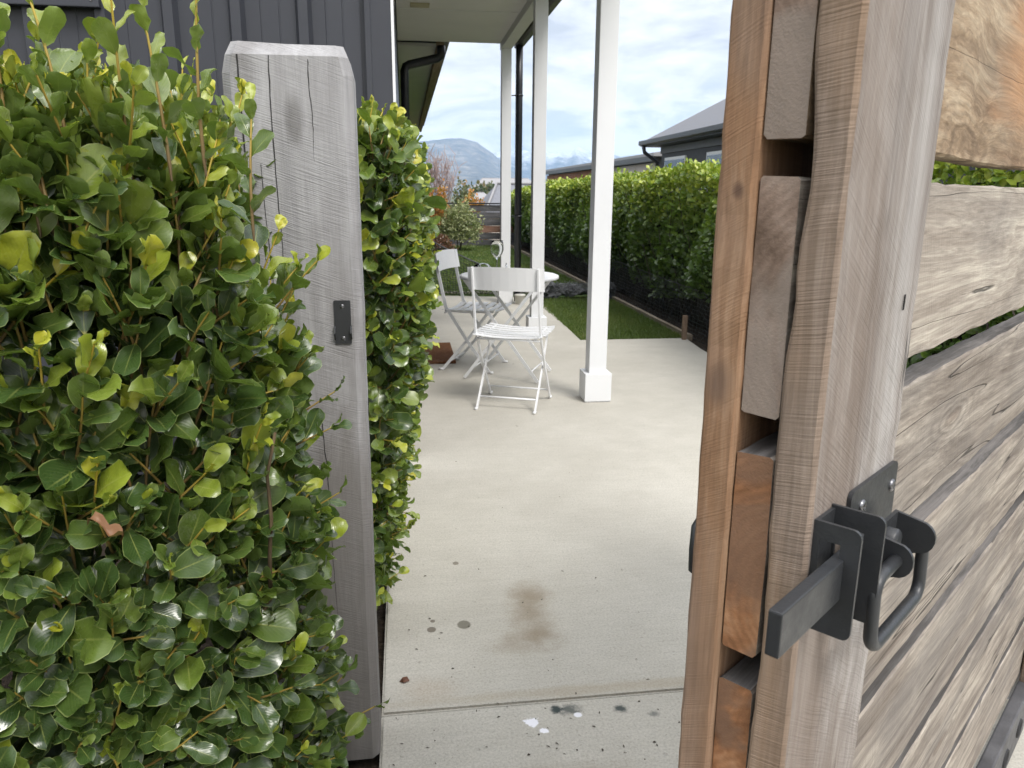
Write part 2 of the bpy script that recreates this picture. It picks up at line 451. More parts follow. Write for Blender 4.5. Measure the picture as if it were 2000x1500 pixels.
# concrete
def concrete():
    m_, t, b = mat('patio_concrete', 0.85, 0, 0.25)
    v = t.node('ShaderNodeTexCoord').outputs['Object']
    x, y, z = t.sep(v)
    n1 = t.noise(v, 1.1, 5, 0.6, 0.3)
    n2 = t.noise(v, 7.0, 6, 0.65)
    n3 = t.noise(v, 160.0, 3, 0.7)
    n4 = t.noise(t.vmul(v, (1, 14, 1)), 6.0, 4, 0.6)
    f = t.math('ADD', t.math('MULTIPLY', n1, 0.5), t.math('ADD', t.math('MULTIPLY', n2, 0.25), t.math('MULTIPLY', n4, 0.25)))
    c = t.ramp(f, [(0.36, (0.43, 0.408, 0.355)), (0.5, (0.49, 0.468, 0.412)), (0.64, (0.56, 0.538, 0.478))])
    c = t.mix(t.mapr(n3, 0.36, 0.6, 0.38, 0.0), c, (0.22, 0.21, 0.18))
    c = t.mix(t.ramp(t.noise(v, 70.0, 3, 0.6), [(0.62, 0.0), (0.72, 0.5)]), c, (0.24, 0.23, 0.20))
    def blob(cx, cy, rx, ry, amt, col, hard=0.5, wob=0.6, ws=14.0):
        nonlocal c
        dx = t.math('DIVIDE', t.math('SUBTRACT', x, cx), rx)
        dy = t.math('DIVIDE', t.math('SUBTRACT', y, cy), ry)
        d = t.math('SQRT', t.math('ADD', t.math('MULTIPLY', dx, dx), t.math('MULTIPLY', dy, dy)))
        d = t.math('ADD', d, t.math('MULTIPLY', t.math('SUBTRACT', t.noise(v, ws, 3, 0.6), 0.5), wob))
        c = t.mix(t.mapr(d, hard, 1.2, amt, 0.0, True), c, col)
    br = (0.20, 0.15, 0.09)
    blob(0.368, 2.19, 0.08, 0.11, 0.5, br, 0.0, 0.9)
    blob(0.335, 1.955, 0.12, 0.06, 0.5, br, 0.0, 0.9)
    blob(0.30, 1.90, 0.12, 0.05, 0.35, br, 0.1, 0.8)
    blob(0.350, 2.07, 0.085, 0.17, 0.6, br, 0.0, 0.9)
    blob(0.28, 1.40, 0.22, 0.05, 0.25, br, 0.1, 0.9)
    blob(-0.02, 1.40, 0.16, 0.08, 0.3, (0.27, 0.25, 0.19), 0.1, 0.9)
    dk = (0.035, 0.05, 0.05)
    blob(0.345, 1.622, 0.020, 0.017, 0.95, dk, 0.4, 1.6, 60)
    blob(0.376, 1.618, 0.034, 0.024, 0.75, dk, 0.2, 1.8, 60)
    blob(0.505, 1.604, 0.020, 0.017, 0.9, dk, 0.3, 1.6, 60)
    blob(0.582, 1.575, 0.016, 0.013, 0.6, dk, 0.2, 1.8, 60)
    wh = (0.82, 0.82, 0.86)
    blob(0.277, 1.583, 0.019, 0.015, 1.0, wh, 0.8, 1.9, 70)
    blob(0.300, 1.549, 0.012, 0.009, 1.0, wh, 0.8, 1.7, 70)
    blob(0.394, 1.595, 0.010, 0.009, 0.9, wh, 0.8, 0.9, 50)
    blob(0.145, 2.037, 0.019, 0.022, 0.85, (0.14, 0.13, 0.10), 0.9, 0.25, 30)
    blob(0.048, 2.022, 0.013, 0.014, 0.85, (0.13, 0.11, 0.085), 0.9, 0.25, 30)
    blob(0.053, 2.068, 0.007, 0.008, 0.8, (0.13, 0.11, 0.085), 0.9, 0.25, 30)
    blob(0.146, 2.43, 0.010, 0.012, 0.75, (0.14, 0.12, 0.09), 0.9, 0.25, 30)
    blob(0.6, 1.69, 0.9, 0.028, 0.35, (0.30, 0.24, 0.15), 0.2, 0.9, 9)
    blob(0.03, 1.74, 0.10, 0.06, 0.25, (0.34, 0.24, 0.15), 0.2, 0.9, 9)
    pore = t.node('ShaderNodeTexVoronoi', {'Vector': v, 'Scale': 85.0}).outputs[0]
    c = t.mix(t.mapr(pore, 0.05, 0.16, 0.55, 0.0), c, (0.16, 0.15, 0.125))
    setc(t, b, 'Base Color', c)
    h = t.math('ADD', t.math('MULTIPLY', n3, 0.6), t.math('MULTIPLY', t.noise(v, 45, 4, 0.6), 0.6))
    bump(t, b, h, 0.5, 0.002)
    return m_
M['concrete'] = concrete()

def soil():
    m_, t, b = mat('dark_soil', 0.95, 0, 0.15)
    v = t.node('ShaderNodeTexCoord').outputs['Object']
    n = t.noise(v, 30, 6, 0.7)
    setc(t, b, 'Base Color', t.ramp(n, [(0.35, (0.018, 0.014, 0.011)), (0.55, (0.05, 0.038, 0.028)), (0.7, (0.10, 0.08, 0.06))]))
    bump(t, b, n, 0.9, 0.02)
    return m_
M['soil'] = soil()

def ground_mat():
    m_, t, b = mat('ground_turf', 0.95, 0, 0.15)
    v = t.node('ShaderNodeTexCoord').outputs['Object']
    n = t.noise(v, 0.05, 8, 0.65)
    n2 = t.noise(v, 3.0, 5, 0.6)
    c = t.ramp(n, [(0.35, (0.05, 0.075, 0.03)), (0.5, (0.10, 0.11, 0.055)), (0.65, (0.19, 0.165, 0.10))])
    c = t.mix(t.mapr(n2, 0.3, 0.7, 0.3, 0.0), c, (0.03, 0.04, 0.02))
    setc(t, b, 'Base Color', c)
    return m_
M['ground'] = ground_mat()

def lawn_mat():
    m_, t, b = mat('lawn_turf', 0.9, 0, 0.2)
    v = t.node('ShaderNodeTexCoord').outputs['Object']
    n = t.noise(v, 2.2, 5, 0.6)
    n2 = t.noise(v, 60.0, 4, 0.7)
    c = t.ramp(n, [(0.35, (0.045, 0.085, 0.016)), (0.55, (0.08, 0.125, 0.026)), (0.7, (0.15, 0.15, 0.045))])
    c = t.mix(t.mapr(n2, 0.3, 0.7, 0.5, 0.0), c, (0.012, 0.03, 0.006))
    setc(t, b, 'Base Color', c); bump(t, b, n2, 0.8, 0.02)
    return m_
M['lawn'] = lawn_mat()

def tintmat(name, stops, obj=False, back=None, rough=0.30, leafy=False, transl=0.22, spec=0.75, extra=None):
    """leaf material driven by a per-leaf value (0 old and dark .. 1 young and yellow)"""
    m_, t, b = mat(name, rough, 0.0, spec)
    a = t.node('ShaderNodeAttribute', attribute_type='OBJECT' if obj else 'GEOMETRY', attribute_name='tint').outputs['Fac']
    pos = t.node('ShaderNodeTexCoord').outputs['UV']
    c = t.ramp(a, stops)
    n = None
    if leafy:
        u, w, _ = t.sep(pos)
        obj_ = t.vadd(t.node('ShaderNodeNewGeometry').outputs['Position'], (0, 0, 0))
        n = t.noise(obj_, 90.0, 4, 0.6)
        c = t.mix(t.mapr(n, 0.3, 0.7, 0.18, 0.0), c, (0.012, 0.03, 0.006))
        # side veins and midrib
        au = t.math('ABSOLUTE', t.math('SUBTRACT', u, 0.5))
        vein = t.math('SINE', t.math('MULTIPLY', t.math('SUBTRACT', w, t.math('MULTIPLY', au, 0.9)), 62.0))
        vm = t.math('MULTIPLY', t.mapr(vein, 0.75, 1.0, 0.0, 0.22), t.mapr(au, 0.44, 0.30, 0.0, 1.0))
        pale = t.mix(0.45, c, (0.40, 0.46, 0.16))
        c = t.mix(vm, c, pale)
        mid = t.math('MULTIPLY', t.mapr(au, 0.010, 0.034, 1.0, 0.0, True), t.mapr(w, 0.9, 0.2, 0.12, 0.60))
        c = t.mix(mid, c, (0.42, 0.46, 0.13))
        edge = t.mapr(au, 0.462, 0.49, 0.0, 0.75)
        c = t.mix(edge, c, (0.30, 0.36, 0.12))
        bs = t.mapr(w, 0.0, 0.10, 0.8, 0.0)
        c = t.mix(bs, c, (0.42, 0.36, 0.06))
    if back:
        bf = t.node('ShaderNodeNewGeometry').outputs['Backfacing']
        c = t.mix(t.math('MULTIPLY', bf, 0.62), c, back)
    setc(t, b, 'Base Color', c)
    if leafy:
        n5 = t.noise(obj_, 26.0, 3, 0.6)
        setc(t, b, 'Roughness', t.mapr(n5, 0.38, 0.62, rough-0.12, rough+0.14))
        hh = t.math('ADD', t.math('MULTIPLY', t.math('SUBTRACT', 1.0, mid), 0.6), t.math('MULTIPLY', vein, -0.08))
        bump(t, b, t.math('ADD', hh, t.math('MULTIPLY', n, 0.5)), 0.35, 0.0012)
    tr = t.node('ShaderNodeBsdfTranslucent', {'Color': t.mix(0.5, c, (0.25, 0.42, 0.03))})
    mx = t.node('ShaderNodeMixShader', {0: transl, 1: b.outputs[0], 2: tr.outputs[0]})
    out = m_.node_tree.nodes['Material Output']
    t.l.new(mx.outputs[0], out.inputs[0])
    return m_

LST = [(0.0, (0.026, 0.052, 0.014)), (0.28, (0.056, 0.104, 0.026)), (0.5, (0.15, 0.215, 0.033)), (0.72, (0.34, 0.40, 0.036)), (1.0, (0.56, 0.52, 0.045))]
BACK = (0.15, 0.22, 0.055)
M['leaf'] = tintmat('griselinia_leaf', LST, obj=True, back=BACK, leafy=True)
M['leaf_mass'] = tintmat('griselinia_leaf_mass', LST, obj=False, back=BACK, leafy=True)
TW = [(0.0, (0.07, 0.045, 0.025)), (0.5, (0.25, 0.165, 0.04)), (1.0, (0.50, 0.38, 0.04))]
M['twig'] = tintmat('twig_bark', TW, transl=0.0, rough=0.6)
M['branch'] = wood('branch_bark', [(0.05, 0.035, 0.02), (0.12, 0.085, 0.045), (0.20, 0.15, 0.085)], 'z', 60, bmp=0.6)
HST = [(0.0, (0.036, 0.07, 0.016)), (0.35, (0.09, 0.165, 0.028)), (0.65, (0.18, 0.28, 0.035)), (1.0, (0.40, 0.46, 0.05))]
M['hedge_leaf'] = tintmat('far_hedge_leaf', HST, rough=0.4, transl=0.25)
M['hedge_leaf_part'] = tintmat('far_hedge_leaf_part', HST, obj=True, rough=0.4, transl=0.25)
M['brown_leaf'] = tintmat('dead_leaf', [(0.0, (0.16, 0.07, 0.03)), (1.0, (0.33, 0.17, 0.075))], obj=True, rough=0.6, transl=0.15)
M['grass_blade'] = tintmat('grass_blade', [(0.0, (0.06, 0.10, 0.018)), (0.6, (0.125, 0.18, 0.038)), (1.0, (0.29, 0.26, 0.10))], rough=0.6, transl=0.3)
M['orange_leaf'] = tintmat('autumn_leaf', [(0.0, (0.30, 0.10, 0.03)), (0.5, (0.55, 0.22, 0.05)), (1.0, (0.62, 0.34, 0.08))], rough=0.6, transl=0.3)
M['pink_twig'] = tintmat('bare_twig', [(0.0, (0.30, 0.21, 0.20)), (1.0, (0.50, 0.38, 0.34))], rough=0.7, transl=0.0)
M['pale_leaf'] = tintmat('variegated_leaf', [(0.0, (0.10, 0.13, 0.045)), (0.5, (0.28, 0.31, 0.13)), (1.0, (0.58, 0.60, 0.34))], rough=0.5, transl=0.25)
M['far_leaf'] = tintmat('distant_leaf', [(0.0, (0.03, 0.05, 0.02)), (0.6, (0.08, 0.10, 0.04)), (1.0, (0.3, 0.17, 0.07))], rough=0.7, transl=0.2)

def glass_mat():
    m_, t, b = mat('drinking_glass', 0.02)
    b.inputs['Transmission Weight'].default_value = 1.0
    b.inputs['IOR'].default_value = 1.25
    b.inputs['Base Color'].default_value = (0.96, 0.98, 0.98, 1)
    return m_
M['glass'] = glass_mat()

# ---------------------------------------------------------------- terrain, haze, mountains
rng = random.Random(7)
nr = np.random.RandomState(11)

def smooth_noise(nx, ny, cells, seed):
    r = np.random.RandomState(seed)
    g = r.rand(cells+3, cells+3)
    xs = np.linspace(0, cells, nx); ys = np.linspace(0, cells, ny)
    xi = xs.astype(int); yi = ys.astype(int)
    fx = (xs-xi); fy = (ys-yi)
    fx = fx*fx*(3-2*fx); fy = fy*fy*(3-2*fy)
    a = g[yi][:, xi]; b = g[yi][:, xi+1]; c = g[yi+1][:, xi]; d = g[yi+1][:, xi+1]
    return (a*(1-fx)+b*fx)*(1-fy)[:, None]+(c*(1-fx)+d*fx)*fy[:, None]

def grid_mesh(name, X, Y, Z, m_, smooth=True):
    ny, nx = X.shape
    v = np.stack([X, Y, Z], -1).reshape(-1, 3)
    idx = np.arange(nx*ny).reshape(ny, nx)
    q = np.stack([idx[:-1, :-1], idx[:-1, 1:], idx[1:, 1:], idx[1:, :-1]], -1).reshape(-1, 4)
    me = bpy.data.meshes.new(name)
    me.from_pydata(v.tolist(), [], q.tolist())
    me.polygons.foreach_set('use_smooth', [smooth]*len(q))
    me.update()
    return link(name, me, m_)

# ground: one sheet to the horizon, the land falls away behind the garden
rr = np.concatenate([[0.0, 3, 6, 9, 12, 15, 18, 20, 22, 25, 30, 38, 50, 80, 150, 300, 600, 1200, 2500, 5000, 9000]])
aa = np.linspace(0, 2*np.pi, 73)
A, Rr = np.meshgrid(aa, rr)
GX = Rr*np.sin(A); GY = Rr*np.cos(A)
drop = np.clip((np.maximum(GY, 0)-20)/25, 0, 1)
GZ = -0.06-3.0*drop*drop*(3-2*drop)
tag(grid_mesh('ground', GX, GY, GZ, M['ground']), kind='structure')

def ridge(name, azs, els, dist, depth, seed, m_, rough=0.12, base=-3.0):
    nx, ny = 260, 70
    az = np.linspace(azs[0], azs[-1], nx)
    el = np.interp(az, azs, els)
    top = dist*np.tan(np.radians(el))
    prof = np.linspace(0, 1, ny)
    shape = np.where(prof < 0.62, (prof/0.62)**1.25, 1-(prof-0.62)*1.2)
    n = sum(smooth_noise(nx, ny, c, seed+k)*w for k, (c, w) in enumerate([(6, .5), (14, .28), (32, .15), (70, .07)]))-0.5
    rid = sum(np.abs(smooth_noise(nx, ny, c, seed+20+k)-0.5)*2*w for k, (c, w) in enumerate([(10, .6), (24, .4)]))
    Hh = base+(top[None, :]-base)*np.clip(shape[:, None]*(1+rough*1.6*n)-rough*1.4*rid*(1-shape[:, None]**6*0.6)*shape[:, None], -0.02, 1.2)
    dd = dist-depth*0.62+prof[:, None]*depth+0*az[None, :]
    X = dd*np.sin(np.radians(az))[None, :]; Y = dd*np.cos(np.radians(az))[None, :]
    # crest follows the wanted skyline
    return grid_mesh(name, X, Y, Hh, m_)

def mount_mat(name, snow_lo, snow_hi, cols, snow=0.9):
    m_, t, b = mat(name, 0.95, 0, 0.1)
    g = t.node('ShaderNodeNewGeometry')
    p = g.outputs['Position']
    x, y, z = t.sep(p)
    n = t.noise(p, 0.006, 8, 0.65)
    n2 = t.noise(t.vmul(p, (1, 1, 2.0)), 0.02, 6, 0.7, 0.5)
    c = t.ramp(t.math('ADD', t.math('MULTIPLY', n, 0.5), t.math('MULTIPLY', n2, 0.5)), [(0.38, cols[0]), (0.5, cols[1]), (0.6, cols[2])])
    zz_ = t.math('ADD', z, t.math('MULTIPLY', t.math('SUBTRACT', n2, 0.5), 260.0))
    sn = t.math('MULTIPLY', t.mapr(zz_, snow_lo, snow_hi, 0.0, 1.0, True), t.mapr(n, 0.40, 0.55, 0.3, 1.0))
    c = t.mix(t.math('MULTIPLY', sn, snow), c, (0.85, 0.87, 0.9))
    setc(t, b, 'Base Color', c)
    bump(t, b, n2, 1.0, 25.0)
    return m_
M['mount_near'] = mount_mat('bare_hillside', 900, 1200, [(0.045, 0.05, 0.045), (0.13, 0.115, 0.095), (0.30, 0.26, 0.21)])
M['mount_far'] = mount_mat('snowy_range', 110, 270, [(0.03, 0.035, 0.04), (0.06, 0.065, 0.07), (0.13, 0.13, 0.13)])
tag(ridge('mountain', [-30, -15, -5, 0, 2.8, 4.2, 5.3, 6.4, 7.3, 8.2, 10, 12, 14], [1.0, 2.2, 3.2, 3.6, 3.85, 3.85, 3.62, 2.85, 2.05, 1.3, 0.7, 0.4, 0.1], 3600, 2600, 3, M['mount_near'], 0.17), kind='structure')
azf = [-20, 0, 4, 5.5, 6.6, 7.6, 8.3, 8.8, 9.4, 10.0, 10.6, 11.3, 12.0, 12.5, 13.1, 13.8, 14.6, 15.6, 17, 19, 22, 26, 32, 40, 55]
elf = [2.2, 2.6, 2.9, 3.0, 2.85, 3.0, 2.7, 3.15, 2.75, 3.35, 2.95, 3.2, 2.9, 3.5, 3.1, 2.75, 3.1, 2.6, 3.0, 2.4, 2.9, 2.2, 2.6, 1.8, 1.0]
tag(ridge('mountain_range', azf, [e+0.35 for e in elf], 4700, 1800, 31, M['mount_far'], 0.2), kind='structure')

def haze(dens):
    mb = MB(); mb.box(-3200, 4600, -60, 5300, -5.0, 385)
    m_ = bpy.data.materials.new('haze_air'); m_.use_nodes = True
    t = NT(m_.node_tree); t.n.clear()
    pv = t.node('ShaderNodeVolumePrincipled', {'Color': (0.50, 0.71, 1.0, 1), 'Density': dens, 'Anisotropy': 0.0})
    o_ = t.node('ShaderNodeOutputMaterial', {'Volume': pv.outputs[0]})
    m_.cycles.homogeneous_volume = True
    o = mb.build('haze', m_)
    return tag(o, 'pale blue haze between the garden and the mountains', 'haze', kind='stuff')
haze(2.1e-4)

# ---------------------------------------------------------------- paving and lawns
def slab(name, poly, z0, z1, m_):
    bm = bmesh.new()
    vs = [bm.verts.new((x, y, z1)) for x, y in poly]
    f = bm.faces.new(vs)
    r = bmesh.ops.extrude_face_region(bm, geom=[f])
    for g_ in r['geom']:
        if isinstance(g_, bmesh.types.BMVert): g_.co.z = z0
    bmesh.ops.recalc_face_normals(bm, faces=bm.faces[:])
    top = [e for e in bm.edges if all(abs(v.co.z-z1) < 1e-6 for v in e.verts)]
    bmesh.ops.bevel(bm, geom=top, offset=0.006, segments=2, affect='EDGES')
    me = bpy.data.meshes.new(name); bm.to_mesh(me); bm.free()
    return link(name, me, m_)

pav = empty('patio'); tag(pav, kind='structure')
s1 = slab('paving_slab', [(-0.088, -4.0), (3.4, -4.0), (3.4, 1.655), (-0.088, 1.655)], -0.1, 0.0, M['concrete']); s1.parent = pav
s2 = slab('paving_slab', [(-0.088, 1.6585), (2.30, 1.6585), (2.44, 6.0), (2.49, 6.496), (1.52, 6.496), (1.60, 9.35), (-0.088, 9.75), (-0.088, 3.2)], -0.1, 0.0, M['concrete']); s2.parent = pav

def sheet(name, poly, z, m_, kind='structure'):
    mb = MB(); mb.add([(x, y, z) for x, y in poly], [tuple(range(len(poly)))])
    return tag(mb.build(name, m_), kind=kind)
sheet('planting_bed', [(-3.0, -1.0), (-0.09, -1.0), (-0.09, 3.49), (-3.0, 3.49)], -0.035, M['soil'])
sheet('hedge_bed', [(2.31, 1.67), (4.3, 1.67), (4.3, 21.5), (2.56, 21.5), (2.50, 6.5), (2.44, 6.0)], -0.030, M['soil'])
sheet('lawn', [(1.525, 6.50), (2.497, 6.50), (2.555, 21.0), (-4.0, 21.0), (-4.0, 9.8), (-0.088, 9.76), (1.607, 9.36)], -0.012, M['lawn'])

def grass(name, polys, dens, hmax, seed, label):
    r = np.random.RandomState(seed)
    V = []; T = []
    P = []
    for (x0, x1, y0, y1, n) in polys:
        P.append(np.stack([r.uniform(x0, x1, n), r.uniform(y0, y1, n)], 1))
    P = np.concatenate(P)
    n = len(P)
    a = r.uniform(0, 2*np.pi, n); h = r.uniform(0.4, 1, n)*hmax*(1+0.02*P[:, 1]); w = r.uniform(0.0015, 0.003, n)*(1+P[:, 1]*0.12)
    dx, dy = np.cos(a), np.sin(a)
    lean = r.uniform(0, 0.8, n)*h; la = r.uniform(0, 2*np.pi, n)
    b0 = np.stack([P[:, 0]-dx*w, P[:, 1]-dy*w, np.full(n, -0.012)], 1)
    b1 = np.stack([P[:, 0]+dx*w, P[:, 1]+dy*w, np.full(n, -0.012)], 1)
    tp = np.stack([P[:, 0]+np.cos(la)*lean, P[:, 1]+np.sin(la)*lean, h-0.012], 1)
    V = np.stack([b0, b1, tp], 1).reshape(-1, 3)
    me = raw_mesh(name, V, np.arange(3*n).reshape(-1, 3))
    tint = np.clip(r.rand(n)*0.75+0.5*(np.sin(P[:, 0]*5+1)*np.sin(P[:, 1]*3.1))*0.4, 0, 1)
    set_tint(me, np.repeat(tint, 3))
    return tag(link(name, me, M['grass_blade']), label, 'grass', kind='stuff')

def raw_mesh(name, V, F, uv=None, smooth=True):
    """fast mesh from numpy; all faces have the same vertex count"""
    me = bpy.data.meshes.new(name)
    nv = len(V); nf, k = F.shape
    me.vertices.add(nv); me.vertices.foreach_set('co', np.ascontiguousarray(V, dtype=np.float32).ravel())
    me.loops.add(nf*k); me.loops.foreach_set('vertex_index', np.ascontiguousarray(F, dtype=np.int32).ravel())
    me.polygons.add(nf)
    me.polygons.foreach_set('loop_start', np.arange(0, nf*k, k, dtype=np.int32))
    me.polygons.foreach_set('loop_total', np.full(nf, k, dtype=np.int32))
    me.polygons.foreach_set('use_smooth', np.full(nf, smooth))
    if uv is not None:
        l_ = me.uv_layers.new(name='UVMap')
        l_.data.foreach_set('uv', np.ascontiguousarray(uv[F.ravel()], dtype=np.float32).ravel())
    me.update(); me.validate()
    return me

def set_tint(me, vals):
    a = me.attributes.new('tint', 'FLOAT', 'POINT')
    a.data.foreach_set('value', np.ascontiguousarray(vals, dtype=np.float32))

grass('grass', [(1.53, 2.50, 6.50, 9.3, 26000), (-0.8, 2.5, 9.7, 14.0, 30000), (-0.8, 2.5, 14, 20.5, 18000)], 1, 0.035, 5, 'short green lawn grass beside and behind the porch')
# a few stray clippings and chips on the concrete
mb = MB()
for k in range(120):
    x = rng.uniform(-0.06, 0.9); y = rng.choice([rng.uniform(1.35, 1.66), rng.uniform(1.66, 6.2), rng.uniform(1.4, 2.4)]); a = rng.uniform(0, 3.14); L = rng.uniform(0.002, 0.007); w = rng.uniform(0.001, 0.003)
    c_, s_ = math.cos(a), math.sin(a)
    mb.add([(x-c_*L, y-s_*L, 0.001), (x+s_*w, y-c_*w, 0.0015), (x+c_*L, y+s_*L, 0.001), (x-s_*w, y+c_*w, 0.003)], [(0, 1, 2), (0, 2, 3)])
tag(mb.build('grit', plain('dark_grit', (0.05, 0.04, 0.03), 0.9, var=0.5, scale=30)), 'scattered dark grit and clippings on the pale concrete', 'debris', kind='stuff')
mb = MB(); mb.add([(-0.045, 1.783, 0.001), (-0.033, 1.772, 0.004), (-0.018, 1.782, 0.002), (-0.024, 1.795, 0.007), (-0.036, 1.797, 0.004)], [(0, 1, 2, 3, 4), (0, 4, 3, 2, 1)])
tag(mb.build('bark_chip', plain('chip_brown', (0.13, 0.055, 0.03), 0.7, var=0.3, scale=60)), 'small red brown chip lying near the left edge of the path', 'wood chip')

# ---------------------------------------------------------------- leaves and hedges
def leaf_variant(k, nu=4, nv=7):
    r = random.Random(100+k)
    ratio = r.uniform(0.50, 0.70)
    fold = r.uniform(0.06, 0.32)*r.choice([1, 1, 1, -0.4])
    droop = r.uniform(-0.05, 0.28)
    wav = r.uniform(0.02, 0.12); ph = r.uniform(0, 6.28); fq = r.uniform(1.2, 2.2)
    tw = r.uniform(-0.25, 0.25); asym = r.uniform(-0.08, 0.08)
    V = []; UV = []
    for j in range(nv+1):
        t = 1-(1-j/nv)**1.35
        w = ratio*0.5*(t**0.62)*(1-t**3.2)**0.55/0.66 if 0 < t < 1 else 0.0
        if k % 4 == 1: w *= 0.86+0.30*t
        if k % 5 == 2 and j in (4, 5): w *= 0.90
        if j == 0: w = 0.012
        if j == nv: w = 0.035
        for i in range(nu+1):
            s = -1+2*i/nu
            x = w*s*(1+asym*s); y = t
            z = fold*abs(x)*1.3-droop*t*t*0.7+wav*math.sin(ph+t*6.28*fq+(1.7 if s > 0 else 0))*abs(s)**1.5+tw*x*t
            V.append((x, y, z)); UV.append((0.5+0.5*s, t))
    F = []
    for j in range(nv):
        for i in range(nu):
            a = j*(nu+1)+i
            F.append((a, a+1, a+nu+2, a+nu+1))
    return np.array(V), np.array(F), np.array(UV)
NVAR = 14
LV = [leaf_variant(k) for k in range(NVAR)]
LV_LO = [leaf_variant(k, 2, 4) for k in range(NVAR)]

def unit(a):
    return a/np.maximum(np.linalg.norm(a, axis=-1, keepdims=True), 1e-9)

def leaf_frames(o, d, n, L):
    """3x3 columns: x (width), y (length dir), z (normal), scaled"""
    d = unit(d); n = unit(n-d*np.sum(n*d, -1, keepdims=True)); x = np.cross(d, n)
    return np.stack([x, d, n], -1)*L[:, None, None]

def join_leaves(name, o, Mx, var, tint, lib, m_, parent=None, kind='stuff'):
    Vs = []; Fs = []; Us = []; Ts = []; off = 0
    for k in range(len(lib)):
        s = np.where(var == k)[0]
        if not len(s): continue
        V, F, U = lib[k]
        vv = np.einsum('nij,vj->nvi', Mx[s], V)+o[s][:, None, :]
        Vs.append(vv.reshape(-1, 3))
        Fs.append((F[None]+(np.arange(len(s))*len(V))[:, None, None]+off).reshape(-1, F.shape[1]))
        Us.append(np.tile(U, (len(s), 1))); Ts.append(np.repeat(tint[s], len(V)))
        off += len(V)*len(s)
    me = raw_mesh(name, np.concatenate(Vs), np.concatenate(Fs), np.concatenate(Us))
    set_tint(me, np.concatenate(Ts))
    ob = link(name, me, m_, parent)
    if kind: ob['kind'] = kind
    return ob

LEAF_ME = {}
def leaf_meshes(key, lib, m_):
    if key not in LEAF_ME:
        L = []
        for k, (V, F, U) in enumerate(lib):
            me = raw_mesh('leaf', V, F, U); me.materials.append(m_); L.append(me)
        LEAF_ME[key] = L
    return LEAF_ME[key]

def pick_parts(o, size, n, cell=22.0, xr=(0, 2000), yr=(0, 1500)):
    """the n leaves that show largest: nearest per small patch of view, then by size"""
    px, py, dz = proj(o)
    ok = (dz > 0.1) & (px > xr[0]) & (px < xr[1]) & (py > yr[0]) & (py < yr[1])
    idx = np.where(ok)[0]
    idx = idx[np.argsort(dz[idx])]
    seen = set(); keep = []
    for i in idx:
        c_ = (int(px[i]/cell), int(py[i]/cell))
        if c_ in seen: continue
        seen.add(c_); keep.append(i)
    keep = np.array(keep)
    keep = keep[np.argsort(-(size[keep]/dz[keep]))][:n]
    mask = np.zeros(len(o), bool); mask[keep] = True
    return mask

def leaf_parts(o, Mx, var, tint, meshes, parent):
    for p, mm, k, tt in zip(o, Mx, var, tint):
        ob = bpy.data.objects.new('leaf', meshes[k])
        ob.matrix_local = Matrix([[*mm[0], p[0]], [*mm[1], p[1]], [*mm[2], p[2]], [0, 0, 0, 1]])
        ob['tint'] = float(tt)
        COL.objects.link(ob); ob.parent = parent

